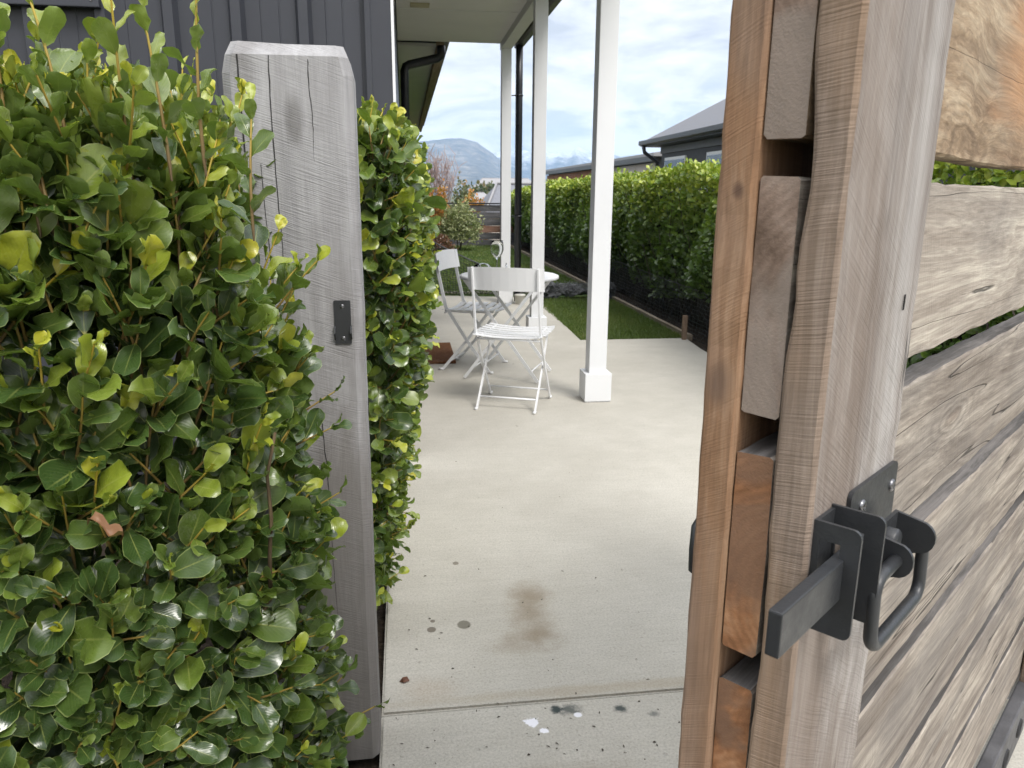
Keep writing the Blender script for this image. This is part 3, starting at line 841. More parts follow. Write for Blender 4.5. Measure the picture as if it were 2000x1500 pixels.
def shoots(S, r, up=0.6, out=0.75, rand=0.35, Lr=(0.07, 0.13), leaf=(0.040, 0.062), per=0.015, young=0.3, inner=0.05):
    """S: list of (point, normal). returns leaf arrays and twig polylines"""
    P = np.array([s[0] for s in S]); N = unit(np.array([s[1] for s in S]))
    n = len(P)
    UPA = np.array([up(p) if callable(up) else up for p in P])
    D = unit(N*out+np.array([0, 0, 1.0])*UPA[:, None]+r.normal(0, rand, (n, 3)))
    L = r.uniform(*Lr, n)
    O = []; DD = []; NN = []; SZ = []; TI = []; TW_ = []
    UPV = np.array([0, 0, 1.0])
    for i in range(n):
        base = P[i]-N[i]*inner-D[i]*L[i]*0.35
        bend = r.normal(0, 0.18, 3)+np.array([0, 0, 0.12])
        k = max(4, int(L[i]/per)); ph = r.uniform(0, 6.28)
        yg = min(1.0, max(0.0, r.beta(1.6, 2.6)+(young(P[i]) if callable(young) else young)-0.3))
        if r.rand() < (0.10 if P[i][2] > 0.75 else 0.03): yg = min(1, yg+0.45)
        pts = []
        a1 = unit(np.cross(D[i], np.array([0.3, 0.5, 0.8]))); a2 = np.cross(D[i], a1)
        for j in range(k+1):
            t = j/k
            p = base+D[i]*L[i]*t+bend*L[i]*t*t
            pts.append(p)
            if j == 0: continue
            ang = ph+j*2.4
            radial = a1*math.cos(ang)+a2*math.sin(ang)
            vw = min(1.0, max(0.0, (D[i][2]-0.55)/0.3))
            asc = 0.25+0.9*t**2+0.55*vw
            ld = D[i]*asc+radial*(1.15-0.55*t)+r.normal(0, 0.16, 3)+N[i]*0.15
            if ld.dot(N[i]) < -0.35 and r.rand() < 0.75: continue
            nn = D[i]*(0.9-0.45*vw)-radial*(0.25+0.6*vw)+UPV*0.35*(1-vw)+N[i]*(0.75-0.35*vw)+r.normal(0, 0.38, 3)
            sz = (r.uniform(*leaf) if r.rand() < 0.85 else leaf[1]*r.uniform(1.0, 1.25))*(1.06-0.50*t**3)*(0.75+0.25*min(1, j/2))
            O.append(p); DD.append(ld); NN.append(nn); SZ.append(sz)
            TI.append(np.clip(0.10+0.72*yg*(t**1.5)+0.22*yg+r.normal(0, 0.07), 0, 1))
        if r.rand() < 0.6:
            O.append(pts[-1]); DD.append(D[i]+r.normal(0, 0.25, 3)); NN.append(N[i]+r.normal(0, 0.6, 3)); SZ.append(r.uniform(*leaf)*r.uniform(0.35, 0.7)); TI.append(min(1, 0.25+0.85*yg+r.uniform(-.1, .15)))
        TW_.append((np.array(pts), yg))
    O = np.array(O); SZ = np.array(SZ)
    return O, leaf_frames(O, np.array(DD), np.array(NN), SZ), SZ, r.randint(0, NVAR, len(O)), np.array(TI), TW_

def join_twigs(name, TWS, parent, r0=0.0021, seg=5, m_=None):
    Vs = []; Fs = []; Ts = []; off = 0
    for pts, yg in TWS:
        k = len(pts)
        t = unit(np.gradient(pts, axis=0))
        a = unit(np.cross(t, np.array([0.31, 0.77, 0.55]))); b = np.cross(t, a)
        rad_ = np.linspace(r0*1.25, r0*0.55, k); rad_[0] *= 0.5
        an = np.arange(seg)*2*np.pi/seg
        ring = pts[:, None, :]+rad_[:, None, None]*(a[:, None, :]*np.cos(an)[None, :, None]+b[:, None, :]*np.sin(an)[None, :, None])
        Vs.append(ring.reshape(-1, 3))
        i0 = np.arange(k-1)[:, None]*seg; j0 = np.arange(seg)[None, :]
        q = np.stack([i0+j0, i0+(j0+1) % seg, i0+seg+(j0+1) % seg, i0+seg+j0], -1).reshape(-1, 4)+off
        Fs.append(q); off += k*seg
        Ts.append(np.repeat(np.clip(np.linspace(0.1, 0.65+0.4*yg, k), 0, 1), seg))
    me = raw_mesh(name, np.concatenate(Vs), np.concatenate(Fs))
    set_tint(me, np.concatenate(Ts))
    ob = link(name, me, m_ or M['twig'], parent); ob['kind'] = 'stuff'
    return ob

def inner_fill(r, pts, nrm, depth, count, leaf, root, lib=LV_LO):
    """leaves of the darker tints, filling the dark inside of the hedge"""
    i = r.randint(0, len(pts), count)
    o = pts[i]-unit(nrm[i])*r.uniform(*depth, (count, 1))+r.normal(0, 0.02, (count, 3))
    d = r.normal(0, 1, (count, 3))+np.array([0, 0, 0.2]); n = unit(nrm[i])*0.8+np.array([0, 0, 0.5])+r.normal(0, 0.5, (count, 3))
    L = r.uniform(*leaf, count)
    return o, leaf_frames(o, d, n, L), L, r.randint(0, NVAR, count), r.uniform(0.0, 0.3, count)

def cat_leaves(*ls):
    return [np.concatenate([l[k] for l in ls]) for k in range(5)]

def build_hedge(root, leaves, twigs, nparts, key='near', cell=22.0, lib=LV, mat_part=None, mat_mass=None, xr=(0, 2000), yr=(0, 1500), twig_r=0.0021):
    o, Mx, sz, var, ti = leaves
    mask = pick_parts(o, sz, nparts, cell, xr, yr)
    meshes = leaf_meshes(key, lib, mat_part or M['leaf'])
    leaf_parts(o[mask], Mx[mask], var[mask], ti[mask], meshes, root)
    w = ~mask
    join_leaves('foliage', o[w], Mx[w], var[w], ti[w], lib, mat_mass or M['leaf_mass'], root)
    if twigs: join_twigs('twigs', twigs, root, twig_r)

def path_samples(path, ztop, zbot, step, r, jitter=0.5):
    """points on a wall standing on a plan path; ztop(s) gives the height"""
    S = []
    for (a, b) in zip(path[:-1], path[1:]):
        a = np.array(a); b = np.array(b); L = np.linalg.norm(b-a); t = (b-a)/L; nrm = np.array([t[1], -t[0]])
        for i in range(max(1, int(L/step))):
            for j in range(int(2.2/step)):
                u = (i+0.5+r.uniform(-jitter, jitter))*step
                if u > L: continue
                p = a+t*u; z = zbot+(j+0.5+r.uniform(-jitter, jitter))*step
                zt = ztop(p)
                if z > zt: continue
                S.append((np.array([p[0], p[1], z]), np.array([nrm[0], nrm[1], 0.25+1.6*max(0, (z-zt+0.12)/0.12)])))
    return S

# --- hedge in front on the left
r1 = np.random.RandomState(21)
h1 = empty('hedge', (-0.6, 1.3, 0.0)); tag(h1, 'glossy broad leaved green hedge filling the near left, in front of the grey gate post', 'hedge')
H1PATH = [(-1.15, 0.93), (-0.60, 0.95), (-0.42, 0.98), (-0.29, 1.07), (-0.215, 1.20), (-0.180, 1.38)]
def h1top(p):
    x = p[0]
    return float(np.interp(x, [-1.2, -0.5, -0.36, -0.29, -0.25, -0.22, -0.20, -0.175], [1.33, 1.335, 1.335, 1.30, 1.24, 1.17, 1.08, 0.95]))
S = path_samples(H1PATH, h1top, 0.02, 0.043, r1)
for k in range(520):   # the trimmed top
    x = r1.uniform(-1.15, -0.26); yb = np.interp(x, [-1.2, -0.6, -0.42, -0.30, -0.235], [0.93, 0.95, 0.99, 1.10, 1.24])
    y = yb+r1.uniform(0.0, 1)**1.2*0.55
    S.append((np.array([x, y, h1top((x, y))-0.01]), np.array([0.0, -0.15, 1.0])))
S = [(p-np.array([-0.6, 1.3, 0.0]), n) for p, n in S]
sp = np.array([s[0] for s in S]); sn_ = np.array([s[1] for s in S])
top_s = [s for s in S if s[1][2] > 0.9]; face_s = [s for s in S if s[1][2] <= 0.9]
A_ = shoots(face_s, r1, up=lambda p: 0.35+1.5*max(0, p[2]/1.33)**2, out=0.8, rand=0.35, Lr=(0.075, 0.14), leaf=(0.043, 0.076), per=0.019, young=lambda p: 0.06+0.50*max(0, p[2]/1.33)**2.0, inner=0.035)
B_ = shoots(top_s, r1, up=0.9, out=0.4, rand=0.22, Lr=(0.12, 0.20), leaf=(0.038, 0.058), per=0.017, young=0.56, inner=0.07)
tall = [(np.array([x_, y_, z_])-np.array([-0.6, 1.3, 0.0]), np.array([0.0, -0.1, 1.0])) for x_, y_, z_ in ((-0.245, 1.02, 1.33), (-0.50, 1.0, 1.35), (-0.45, 0.99, 1.34), (-0.40, 1.03, 1.34), (-0.34, 1.05, 1.33), (-0.295, 1.06, 1.32), (-0.21, 1.12, 1.24), (-0.55, 1.05, 1.34))]
D_ = shoots(tall, r1, up=1.3, out=0.3, rand=0.10, Lr=(0.16, 0.21), leaf=(0.036, 0.056), per=0.019, young=0.8, inner=0.0)
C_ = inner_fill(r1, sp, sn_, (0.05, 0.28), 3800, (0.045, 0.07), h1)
off1 = np.array([-0.6, 1.3, 0.0])
def shift(ls, off):
    ls = list(ls); ls[0] = ls[0]+off; return ls
L1 = cat_leaves(A_, B_, C_, D_)
# selection uses world positions
o_w = L1[0]+off1
mask = pick_parts(o_w, L1[2], 300, 26)
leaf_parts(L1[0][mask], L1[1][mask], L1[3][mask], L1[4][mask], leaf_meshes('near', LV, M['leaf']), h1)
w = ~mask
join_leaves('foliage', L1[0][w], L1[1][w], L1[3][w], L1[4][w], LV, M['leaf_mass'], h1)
join_twigs('twigs', A_[5]+B_[5]+D_[5], h1, 0.0022)
def branches(root, specs, m_=None):
    for pts, r0 in specs:
        n = len(pts)
        P = []
        for i in range(n-1):
            for k in range(4):
                P.append(np.array(pts[i])+(np.array(pts[i+1])-np.array(pts[i]))*k/4+nr.normal(0, r0*0.6, 3))
        P.append(np.array(pts[-1]))
        mb = MB(); mb.tube([tuple(p) for p in P], [r0*(1-0.6*i/len(P)) for i in range(len(P))], 7)
        mb.build('branch', m_ or M['branch'], root)
bs = []
for x in (-0.75, -0.52, -0.33, -0.12, 0.05, 0.18, 0.27):
    y0 = -0.05
    bs.append(([(x, y0, 0), (x+0.03, y0-0.03, 0.45), (x-0.04, y0-0.08, 0.85), (x+0.02, y0-0.10, 1.2)], 0.008))
    bs.append(([(x+0.02, y0-0.03, 0.42), (x+0.10, y0-0.10, 0.62), (x+0.13, y0-0.12, 0.90)], 0.005))
branches(h1, bs)
# browned leaves caught among the green ones
for (px_, py_, dep, sc_) in ((170, 1018, 0.93, 0.045),):
    d_ = CAMX @ np.array([(px_-1000)/1490, (750-py_)/1490, -1.0]); p = CAMP+d_*dep*0.98-off1
    fr = leaf_frames(p[None], np.array([[0.9, -0.2, -0.25]]), np.array([[0.1, -0.25, 0.97]]), np.array([sc_]))
    dv = LV[5][0].copy(); dv[:, 0] *= 0.42; dv[:, 2] += 0.16*np.sin(dv[:, 1]*7)+0.9*np.abs(dv[:, 0])+0.12*np.cos(dv[:, 1]*13)*np.sign(dv[:, 0])
    ob = bpy.data.objects.new('dead_leaf', raw_mesh('dead_leaf', dv, LV[5][1], LV[5][2])); ob.data.materials.append(M['brown_leaf'])
    ob.matrix_local = Matrix([[*fr[0][0], p[0]], [*fr[0][1], p[1]], [*fr[0][2], p[2]], [0, 0, 0, 1]]); ob['tint'] = 0.35
    ob['label'] = 'withered brown leaf'; COL.objects.link(ob); ob.parent = h1

# --- hedge behind the post, along the path
r2 = np.random.RandomState(5)
h2 = empty('hedge', (-0.25, 2.4, 0)); tag(h2, 'green hedge block behind the grey post, beside the concrete path and house corner', 'hedge')
off2 = np.array([-0.25, 2.4, 0.0])
def h2face(z):
    return float(np.interp(z, [0.0, 0.15, 0.5, 0.85, 1.5], [-0.12, -0.095, -0.035, 0.026, 0.020]))
S = []
for i in range(int(1.25/0.045)):
    for j in range(int(1.42/0.045)):
        y = 1.98+(i+r2.rand())*0.045; z = 0.06+(j+r2.rand())*0.045
        if z > 1.40: continue
        S.append((np.array([h2face(z)-0.05*max(0, (2.12-y)/0.14), y, z]), np.array([1.0, -0.15, 0.2+1.4*max(0, (z-1.28)/0.12)])))
for i in range(int(0.42/0.045)+1):
    for j in range(int(1.42/0.045)):
        z = 0.06+(j+r2.rand())*0.045; x = h2face(z)-0.05-(i+r2.rand())*0.045
        if z > 1.42: continue
        S.append((np.array([x, 1.97, z]), np.array([0.15, -1.0, 0.2+1.4*max(0, (z-1.28)/0.12)])))
for k in range(360):
    S.append((np.array([r2.uniform(-0.45, 0.0), r2.uniform(2.0, 3.2), 1.39]), np.array([0.1, -0.1, 1.0])))
S = [(p-off2, n) for p, n in S]
sp = np.array([s[0] for s in S]); sn_ = np.array([s[1] for s in S])
top_s = [s for s in S if s[1][2] > 0.9]; face_s = [s for s in S if s[1][2] <= 0.9]
A_ = shoots(face_s, r2, up=0.4, out=0.8, rand=0.35, Lr=(0.06, 0.10), leaf=(0.044, 0.070), per=0.018, young=0.42, inner=0.022)
B_ = shoots(top_s, r2, up=0.8, out=0.4, rand=0.25, Lr=(0.06, 0.12), leaf=(0.040, 0.060), per=0.018, young=0.6, inner=0.03)
C_ = inner_fill(r2, sp, sn_, (0.04, 0.2), 3000, (0.045, 0.065), h2)
L2 = cat_leaves(A_, B_, C_)
mask = pick_parts(L2[0]+off2, L2[2], 300, 16, xr=(690, 900), yr=(150, 1220))
leaf_parts(L2[0][mask], L2[1][mask], L2[3][mask], L2[4][mask], leaf_meshes('near', LV, M['leaf']), h2)
w = ~mask
join_leaves('foliage', L2[0][w], L2[1][w], L2[3][w], L2[4][w], LV, M['leaf_mass'], h2)
join_twigs('twigs', A_[5]+B_[5], h2, 0.0022)
branches(h2, [([(x, y, 0), (x+0.03, y, 0.5), (x, y, 1.0), (x+0.03, y, 1.3)], 0.010) for x, y in ((0.05, -0.35), (-0.05, -0.15), (0.05, 0.1), (0.02, 0.35), (0.06, 0.6))])

# --- long hedge on the right boundary
r3 = np.random.RandomState(77)
h3 = empty('hedge', (3.2, 10.0, 0)); tag(h3, 'long clipped green hedge along the right side of the lawn, below the dark house', 'hedge')
off3 = np.array([3.2, 10.0, 0.0])
def far_leaves(n, fpos, leafr, r):
    P, N, hz = fpos(n)
    d = unit(r.normal(0, 0.75, (n, 3))+N*0.5+np.array([0, 0, 0.45]))
    nn = N*0.6+np.array([0, 0, 0.55])+r.normal(0, 0.5, (n, 3))
    L = r.uniform(*leafr, n)*np.clip(0.7+P[:, 1]*0.022, 0.8, 1.25)
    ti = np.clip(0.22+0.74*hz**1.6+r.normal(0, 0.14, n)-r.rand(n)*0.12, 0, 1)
    return P, leaf_frames(P, d, nn, L), L, r.randint(0, NVAR, n), ti
def h3top(y):
    return np.interp(y, [0, 5, 6.5, 9, 13, 16, 21.5], [1.46, 1.45, 1.41, 1.41, 1.38, 1.28, 1.14])
def h3x(y, z):
    lump = 0.05*np.sin(y*2.7+1)+0.04*np.sin(y*6.1+z*4)+0.05*np.sin(z*5+y*1.3)
    return 2.62+0.17*np.clip((0.55-z)/0.55, 0, 1)+0.03*np.clip((z-1.2)/0.3, 0, 1)+lump*0.8
def f_face(n):
    y = 2.6+(r3.rand(n)**1.15)*18.4; zt = h3top(y); zf = r3.rand(n)**0.8
    z = 0.17+(zt-0.17)*zf
    x = h3x(y, z)+np.abs(r3.normal(0, 0.075, n))
    # leave gaps near the ground
    P = np.stack([x, y, z], 1); N = np.stack([-np.ones(n), -0.25*np.ones(n), 0.3*np.ones(n)], 1)
    return P, N, zf
def f_top(n):
    y = 2.6+(r3.rand(n)**1.1)*18.4; x = 2.64+r3.rand(n)**1.5*0.7
    z = h3top(y)+0.02+np.abs(r3.normal(0, 0.05, n))*0.7-0.1*r3.rand(n)+0.05*np.sin(y*1.9)+0.03*np.sin(y*5.3+x*3)
    P = np.stack([x, y, z], 1); N = np.stack([-0.3*np.ones(n), -0.2*np.ones(n), np.ones(n)], 1)
    return P, N, np.ones(n)*0.95
def f_end(n):
    x = 2.65+r3.rand(n)*0.75; zf = r3.rand(n); z = 0.15+1.38*zf; y = 2.55+np.abs(r3.normal(0, 0.06, n))
    return np.stack([x, y, z], 1), np.tile(np.array([[0, -1, 0.3]]), (n, 1)), zf
L3 = cat_leaves(far_leaves(40000, f_face, (0.055, 0.085), r3), far_leaves(15000, f_top, (0.050, 0.075), r3), far_leaves(2200, f_end, (0.045, 0.062), r3))
keep = ~((L3[0][:, 2] < 0.18+0.16*(0.5+0.5*np.sin(L3[0][:, 1]*2.1+0.6))*1.0) & (L3[0][:, 0] < 2.9))
L3 = [a[keep] for a in L3]
mask = pick_parts(L3[0], L3[2], 300, 7, xr=(1080, 1400), yr=(300, 640))
L3[0] = L3[0]-off3
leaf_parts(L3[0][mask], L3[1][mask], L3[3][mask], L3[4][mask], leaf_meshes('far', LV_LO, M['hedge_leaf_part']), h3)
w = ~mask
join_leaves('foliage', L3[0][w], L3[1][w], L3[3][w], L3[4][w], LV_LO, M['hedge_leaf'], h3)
# dark core and the stems at the bottom
tws = []
for k in range(900):
    y = 2.7+r3.rand()*18.2; x = 2.95+r3.normal(0, 0.08)
    a = np.array([x, y, 0.0]); b = a+np.array([r3.uniform(-0.32, 0.1), r3.normal(0, 0.15), r3.uniform(0.5, 1.3)])
    mid = (a+b)/2+r3.normal(0, 0.04, 3)
    tws.append((np.array([a, mid, b])-off3, 0.0))
join_twigs('stems', tws, h3, 0.006, m_=plain('dark_stem', (0.055, 0.045, 0.035), 0.9, var=0.3))  # stems in one even dark brown
mbk = MB()   # rough dark sheets in the middle that close the hedge to view
core_m = plain('dark_inner_core', (0.022, 0.020, 0.014), 0.95, var=0.5, scale=9, bmp=0.5)
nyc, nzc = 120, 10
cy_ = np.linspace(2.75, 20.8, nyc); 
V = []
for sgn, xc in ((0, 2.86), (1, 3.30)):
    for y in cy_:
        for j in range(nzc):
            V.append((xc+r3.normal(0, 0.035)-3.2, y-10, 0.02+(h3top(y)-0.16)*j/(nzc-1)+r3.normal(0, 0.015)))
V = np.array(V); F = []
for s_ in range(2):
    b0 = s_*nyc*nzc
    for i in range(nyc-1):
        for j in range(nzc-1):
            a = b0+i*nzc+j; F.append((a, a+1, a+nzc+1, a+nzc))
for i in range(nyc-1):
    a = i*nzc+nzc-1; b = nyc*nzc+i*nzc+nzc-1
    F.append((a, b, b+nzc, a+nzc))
me = raw_mesh('inner_core', V, np.array(F)); ob = link('inner_core', me, core_m, h3); ob['kind'] = 'stuff'

# ---------------------------------------------------------------- rough stile / plank with separate edge material
def stile(L, w, t, r_, jit, edit=None, rr_=0.003, st=0.04):
    mb = plank('z', L, w, t, r_, jit=jit, st=st, r=rr_, edit=edit)
    n = max(2, int(L/st))
    for i in range(n):
        for j in (2, 3, 4, 7, 8, 9):
            mb.mi[i*10+j] = 2
    return mb

# ---------------------------------------------------------------- the open gate
gate = empty('gate', (0.267, 0.446, 0.0), rad(38.8))
tag(gate, 'open weathered timber gate of wide horizontal boards with a black latch, near right', 'gate')
rg = random.Random(3)
def notch(s, a, b):
    # dents along the brown edge of the front stile
    if a < 0:
        for (c_, w_, d_) in ((0.39, 0.05, 0.006), (0.30, 0.02, 0.003), (0.05, 0.08, 0.003), (-0.16, 0.03, 0.002)):
            if b > 0: b -= d_*math.exp(-((s-c_)/w_)**2)
    return a, b
sf = stile(1.63, 0.172, 0.0295, rg, 0.0004, notch, st=0.018).build('stile', [M['stile_face'], M['stile_face'], M['stile_edge']], gate)
sf.location = (0.086, 0.0148, 0.875)
sf['label'] = 'front stile, grey face and pinkish brown edge'
for (u_, z_, h_, w_) in ((0.152, 1.408, 0.009, 0.0016), (0.103, 1.432, 0.004, 0.0014), (0.138, 1.172, 0.006, 0.0008)):
    m_ = MB(); m_.prism([(u_-w_, z_-h_), (u_+w_*0.6, z_-h_*0.8), (u_+w_, z_+h_), (u_-w_*0.4, z_+h_*0.9)], -0.0014, -0.0004, 'y'); m_.build('nail_dent', M['crack'], gate)
sb = stile(1.63, 0.15, 0.028, rg, 0.0005, None, st=0.018).build('stile', [M['stile_back'], M['stile_back'], M['stile_back']], gate)
sb.location = (0.075, 0.0735, 0.875)
sb['label'] = 'rear stile with orange brown edge'
for yy in (0.0148, 0.0735):
    o = stile(1.63, 0.12, 0.028, rg, 0.0008, None).build('stile', [M['stile_face'], M['stile_face'], M['stile_edge']], gate)
    o.location = (1.56, yy, 0.875)
BZ = [(1.478, 1.64), (1.285, 1.455), (1.10, 1.262), (0.915, 1.073), (0.734, 0.888), (0.54, 0.708), (0.345, 0.515), (0.15, 0.32)]
endm = [M['board_end'], M['board_end_grey'], M['board_end_grey'], M['board_end'], M['board_end'], M['board_end'], M['board_end'], M['board_end']]
for k, (z0, z1) in enumerate(BZ):
    def wig(s, a, b, k=k):
        # old split edges; the third board's lower end corner is broken away
        if a < 0 and k == 2: a += 0.0015*math.sin(s*60)+0.001*math.sin(s*173)
        if k == 1 and a < 0: a += 0.002*math.sin(s*9+1)
        if k == 4 and a > 0: a -= 0.002*abs(math.sin(s*13))
        return a, b
    ms = M['board_orange'] if k == 1 else (M['board'] if k in (0, 2) else M['board_dark'])
    pm = plank('x', 1.60, z1-z0, 0.0275, rg, jit=0.0006, st=0.03, r=0.0022, edit=wig)
    for q in range(int(1.60/0.03)):
        for j in (3, 4): pm.mi[q*10+j] = 2
    o = pm.build('board', [ms, endm[k], M['board_top']], gate)
    o.location = (0.003+0.80+rg.uniform(0, 0.002), 0.0445, (z0+z1)/2)
# bottom rail with counterbored holes
mb = MB(); mb.cbox(0.175, 1.498, 0.002, 0.030, 0.015, 0.138, 0.004)
br = mb.build('bottom_rail', M['bolt_rail'], gate)
for k in range(9):
    u = 0.32+k*0.135
    mb = MB(); mb.lathe([(0.0, 0.004), (0.015, 0.004), (0.017, 0.000), (0.021, -0.002), (0.023, 0.003)], 18, (u, 0.0, 0.076), axis='y')
    mb.build('bolt_hole', M['steel_dark'], br)

# latch on the front stile
lt = empty('latch', (0, 0, 0)); lt.parent = gate
K_ = M['black_metal']
def rrect(x0, x1, y0, y1, r, n=5, corners=(1, 1, 1, 1)):
    out = []
    for (cx, cy_, a0, on) in ((x1-r, y1-r, 0, corners[0]), (x0+r, y1-r, 90, corners[1]), (x0+r, y0+r, 180, corners[2]), (x1-r, y0+r, 270, corners[3])):
        if on:
            for k in range(n+1):
                a = rad(a0+90*k/n); out.append((cx+r*math.cos(a), cy_+r*math.sin(a)))
        else:
            out.append((cx+(r if cx > (x0+x1)/2 else -r), cy_+(r if cy_ > (y0+y1)/2 else -r)))
    return out
mb = MB(); mb.prism(rrect(0.066, 0.170, 0.925, 1.038, 0.006), -0.0035, -0.0003, 'y')
mb.build('mounting_plate', K_, lt)
def guide(u0, v1, zb, zt):
    """one upright of the bolt guide with its slot, standing out from the stile"""
    m_ = MB(); t_ = 0.0028
    zs0, zs1 = 0.979, 1.023
    m_.prism(rrect(-v1, 0.0, zs1, zt, 0.006, corners=(0, 1, 0, 0)), u0, u0+t_, 'x')
    m_.prism(rrect(-v1, 0.0, zb, zs0, 0.006, corners=(0, 0, 1, 0)), u0, u0+t_, 'x')
    m_.box(u0, u0+t_, -v1, -v1+0.013, zs0, zs1); m_.box(u0, u0+t_, -0.005, 0.0, zs0, zs1)
    return m_
gm = guide(0.006, 0.032, 0.955, 1.036); gm.build('bolt_guide', K_, lt)
gm = guide(0.036, 0.037, 0.957, 1.038); gm.build('bolt_guide', K_, lt)
mb = MB(); mb.box(0.0088, 0.036, -0.0030, -0.0004, 0.955, 1.036); mb.build('guide_web', K_, lt)
mb = MB(); mb.cbox(-0.088, 0.078, -0.0225, -0.0135, 0.983, 1.013, 0.0012); mb.build('bolt', K_, lt)
# two ears and the spindle
def ear(u0, drop=0.0):
    pts = [(-0.014, 0.966+drop), (-0.014, 1.006+drop)]
    for k in range(9):
        a = rad(70-k*160/8); pts.append((-0.034-0.012*math.cos(a), 0.989+drop+0.0135*math.sin(a)))
    m_ = MB(); m_.prism(pts, u0, u0+0.0032, 'x'); return m_
ear(0.083).build('hinge_ear', K_, lt); ear(0.138).build('hinge_ear', K_, lt)
mb = MB(); mb.box(0.0862, 0.138, -0.0170, -0.0140, 0.966, 1.006); mb.build('hinge_web', K_, lt)
mb = MB(); mb.lathe([(0.0, -0.026), (0.009, -0.026), (0.0105, -0.024), (0.0105, -0.0172)], 24, (0.114, 0, 0.990), axis='y'); mb.build('spindle_boss', K_, lt)
mb = MB(); mb.lathe([(0.0, 0.0012), (0.0040, 0.0012), (0.0048, 0.0006), (0.0048, 0.0)], 16, (0.1412, -0.035, 0.989), axis='x'); mb.build('rivet', K_, lt)
# D handle hanging from the ears
top_ = (-0.034, 0.989); bot_ = (-0.036, 0.934)
def arc(c, r, a0, a1, n=6):
    return [(c[0]+r*math.cos(rad(a0+(a1-a0)*k/n)), c[1]+r*math.sin(rad(a0+(a1-a0)*k/n))) for k in range(n+1)]
ul, ur = 0.040, 0.153; zt, zb = 0.989, 0.935
prof = [(0.084, zt)]+arc((ul+0.012, zt-0.012), 0.012, 90, 180)+arc((ul+0.014, zb+0.014), 0.014, 180, 270)+arc((ur-0.014, zb+0.014), 0.014, 270, 360)+arc((ur-0.012, zt-0.012), 0.012, 0, 90)+[(0.141, zt)]
def vv(z): return top_[0]+(bot_[0]-top_[0])*(zt-z)/(zt-bot_[1])
mb = MB(); mb.tube([(u, vv(z), z) for u, z in prof], 0.0049, 14); mb.build('ring_handle', K_, lt)
def screw(parent, c, axis='y', r=0.0042, name='screw'):
    m_ = MB(); s = -1
    m_.lathe([(0.0, -0.0012), (r*0.25, -0.0012), (r*0.3, -0.0026), (r*0.75, -0.0022), (r, -0.0008), (r, 0.0)], 14, c, axis=axis)
    return m_.build(name, M['screw'], parent)
screw(lt, (0.090, -0.0035, 1.021), r=0.0055); screw(lt, (0.158, -0.0035, 1.019), r=0.0055)
# handle on the far side of the gate
mb = MB(); mb.prism(rrect(0.028, 0.10, 0.945, 1.02, 0.008), 0.0878, 0.0915, 'y'); mb.tube([(0.050, 0.0915, 1.004), (0.030, 0.094, 1.004), (0.018, 0.0942, 0.996), (0.017, 0.0942, 0.978), (0.018, 0.0942, 0.960), (0.030, 0.094, 0.951), (0.050, 0.0915, 0.951)], 0.0045, 8)
mb.build('rear_handle', K_, gate)
# post the gate hangs from
mb = MB(); mb.cbox(1.632, 1.80, -0.02, 0.12, -0.05, 1.70, 0.008)
hp = mb.build('gate_post', M['post']); hp.location = gate.location; hp.rotation_euler = gate.rotation_euler
tag(hp, 'timber post at the hinge end of the open gate, at the right edge', 'post')

# ---------------------------------------------------------------- grey gate post on the left
PX0, PX1, PY0, PY1, PZ = -0.318, -0.0865, 1.508, 1.618, 1.512
pc = ((PX0+PX1)/2, (PY0+PY1)/2, 0.75)
def post_mesh():
    w, d = (PX1-PX0)/2, (PY1-PY0)/2; c = 0.017; tb = 0.024
    def ring(sx, sy, z, cc):
        return [(-sx+cc, -sy, z), (0, -sy, z), (sx-cc, -sy, z), (sx, -sy+cc, z), (sx, sy-cc, z), (sx-cc, sy, z), (0, sy, z), (-sx+cc, sy, z), (-sx, sy-cc, z), (-sx, -sy+cc, z)]
    V = []; F = []
    zs = list(np.linspace(0.0, PZ-0.055, 34))
    r_ = random.Random(8)
    for z in zs:
        g_ = r_.gauss(0, 0.0004)
        g_ *= min(1, max(0, (PZ-0.2-z)*8)); V += ring(w+g_, d+g_, z-0.75, c)
    V += ring(w, d, PZ-0.055-0.75, c)
    V += [(x-(0.007 if abs(x) > w-0.02 else 0)*(1 if x > 0 else -1), y, PZ-tb-0.75) for x, y, z in ring(w, d, 0, c)]
    V += [(x*0.86, y*0.6, PZ-0.75+(0.001 if x < 0 else -0.002)) for x, y, z in ring(w, d, 0, c)]
    n = len(V)//10
    for i in range(n-1):
        for k in range(10):
            F.append((i*10+k, i*10+(k+1) % 10, (i+1)*10+(k+1) % 10, (i+1)*10+k))
    F.append(tuple(range(10))[::-1]); F.append(tuple((n-1)*10+k for k in range(10)))
    mb = MB(); mb.add(V, F); return mb
gp = empty('gate_post', (pc[0], pc[1], 0.0))
tag(gp, 'thick grey weathered timber gate post with sloping top corners between the two leafy hedges', 'post')
pb = post_mesh().build('timber', M['post'], gp); pb.location = (0, 0, 0.75)
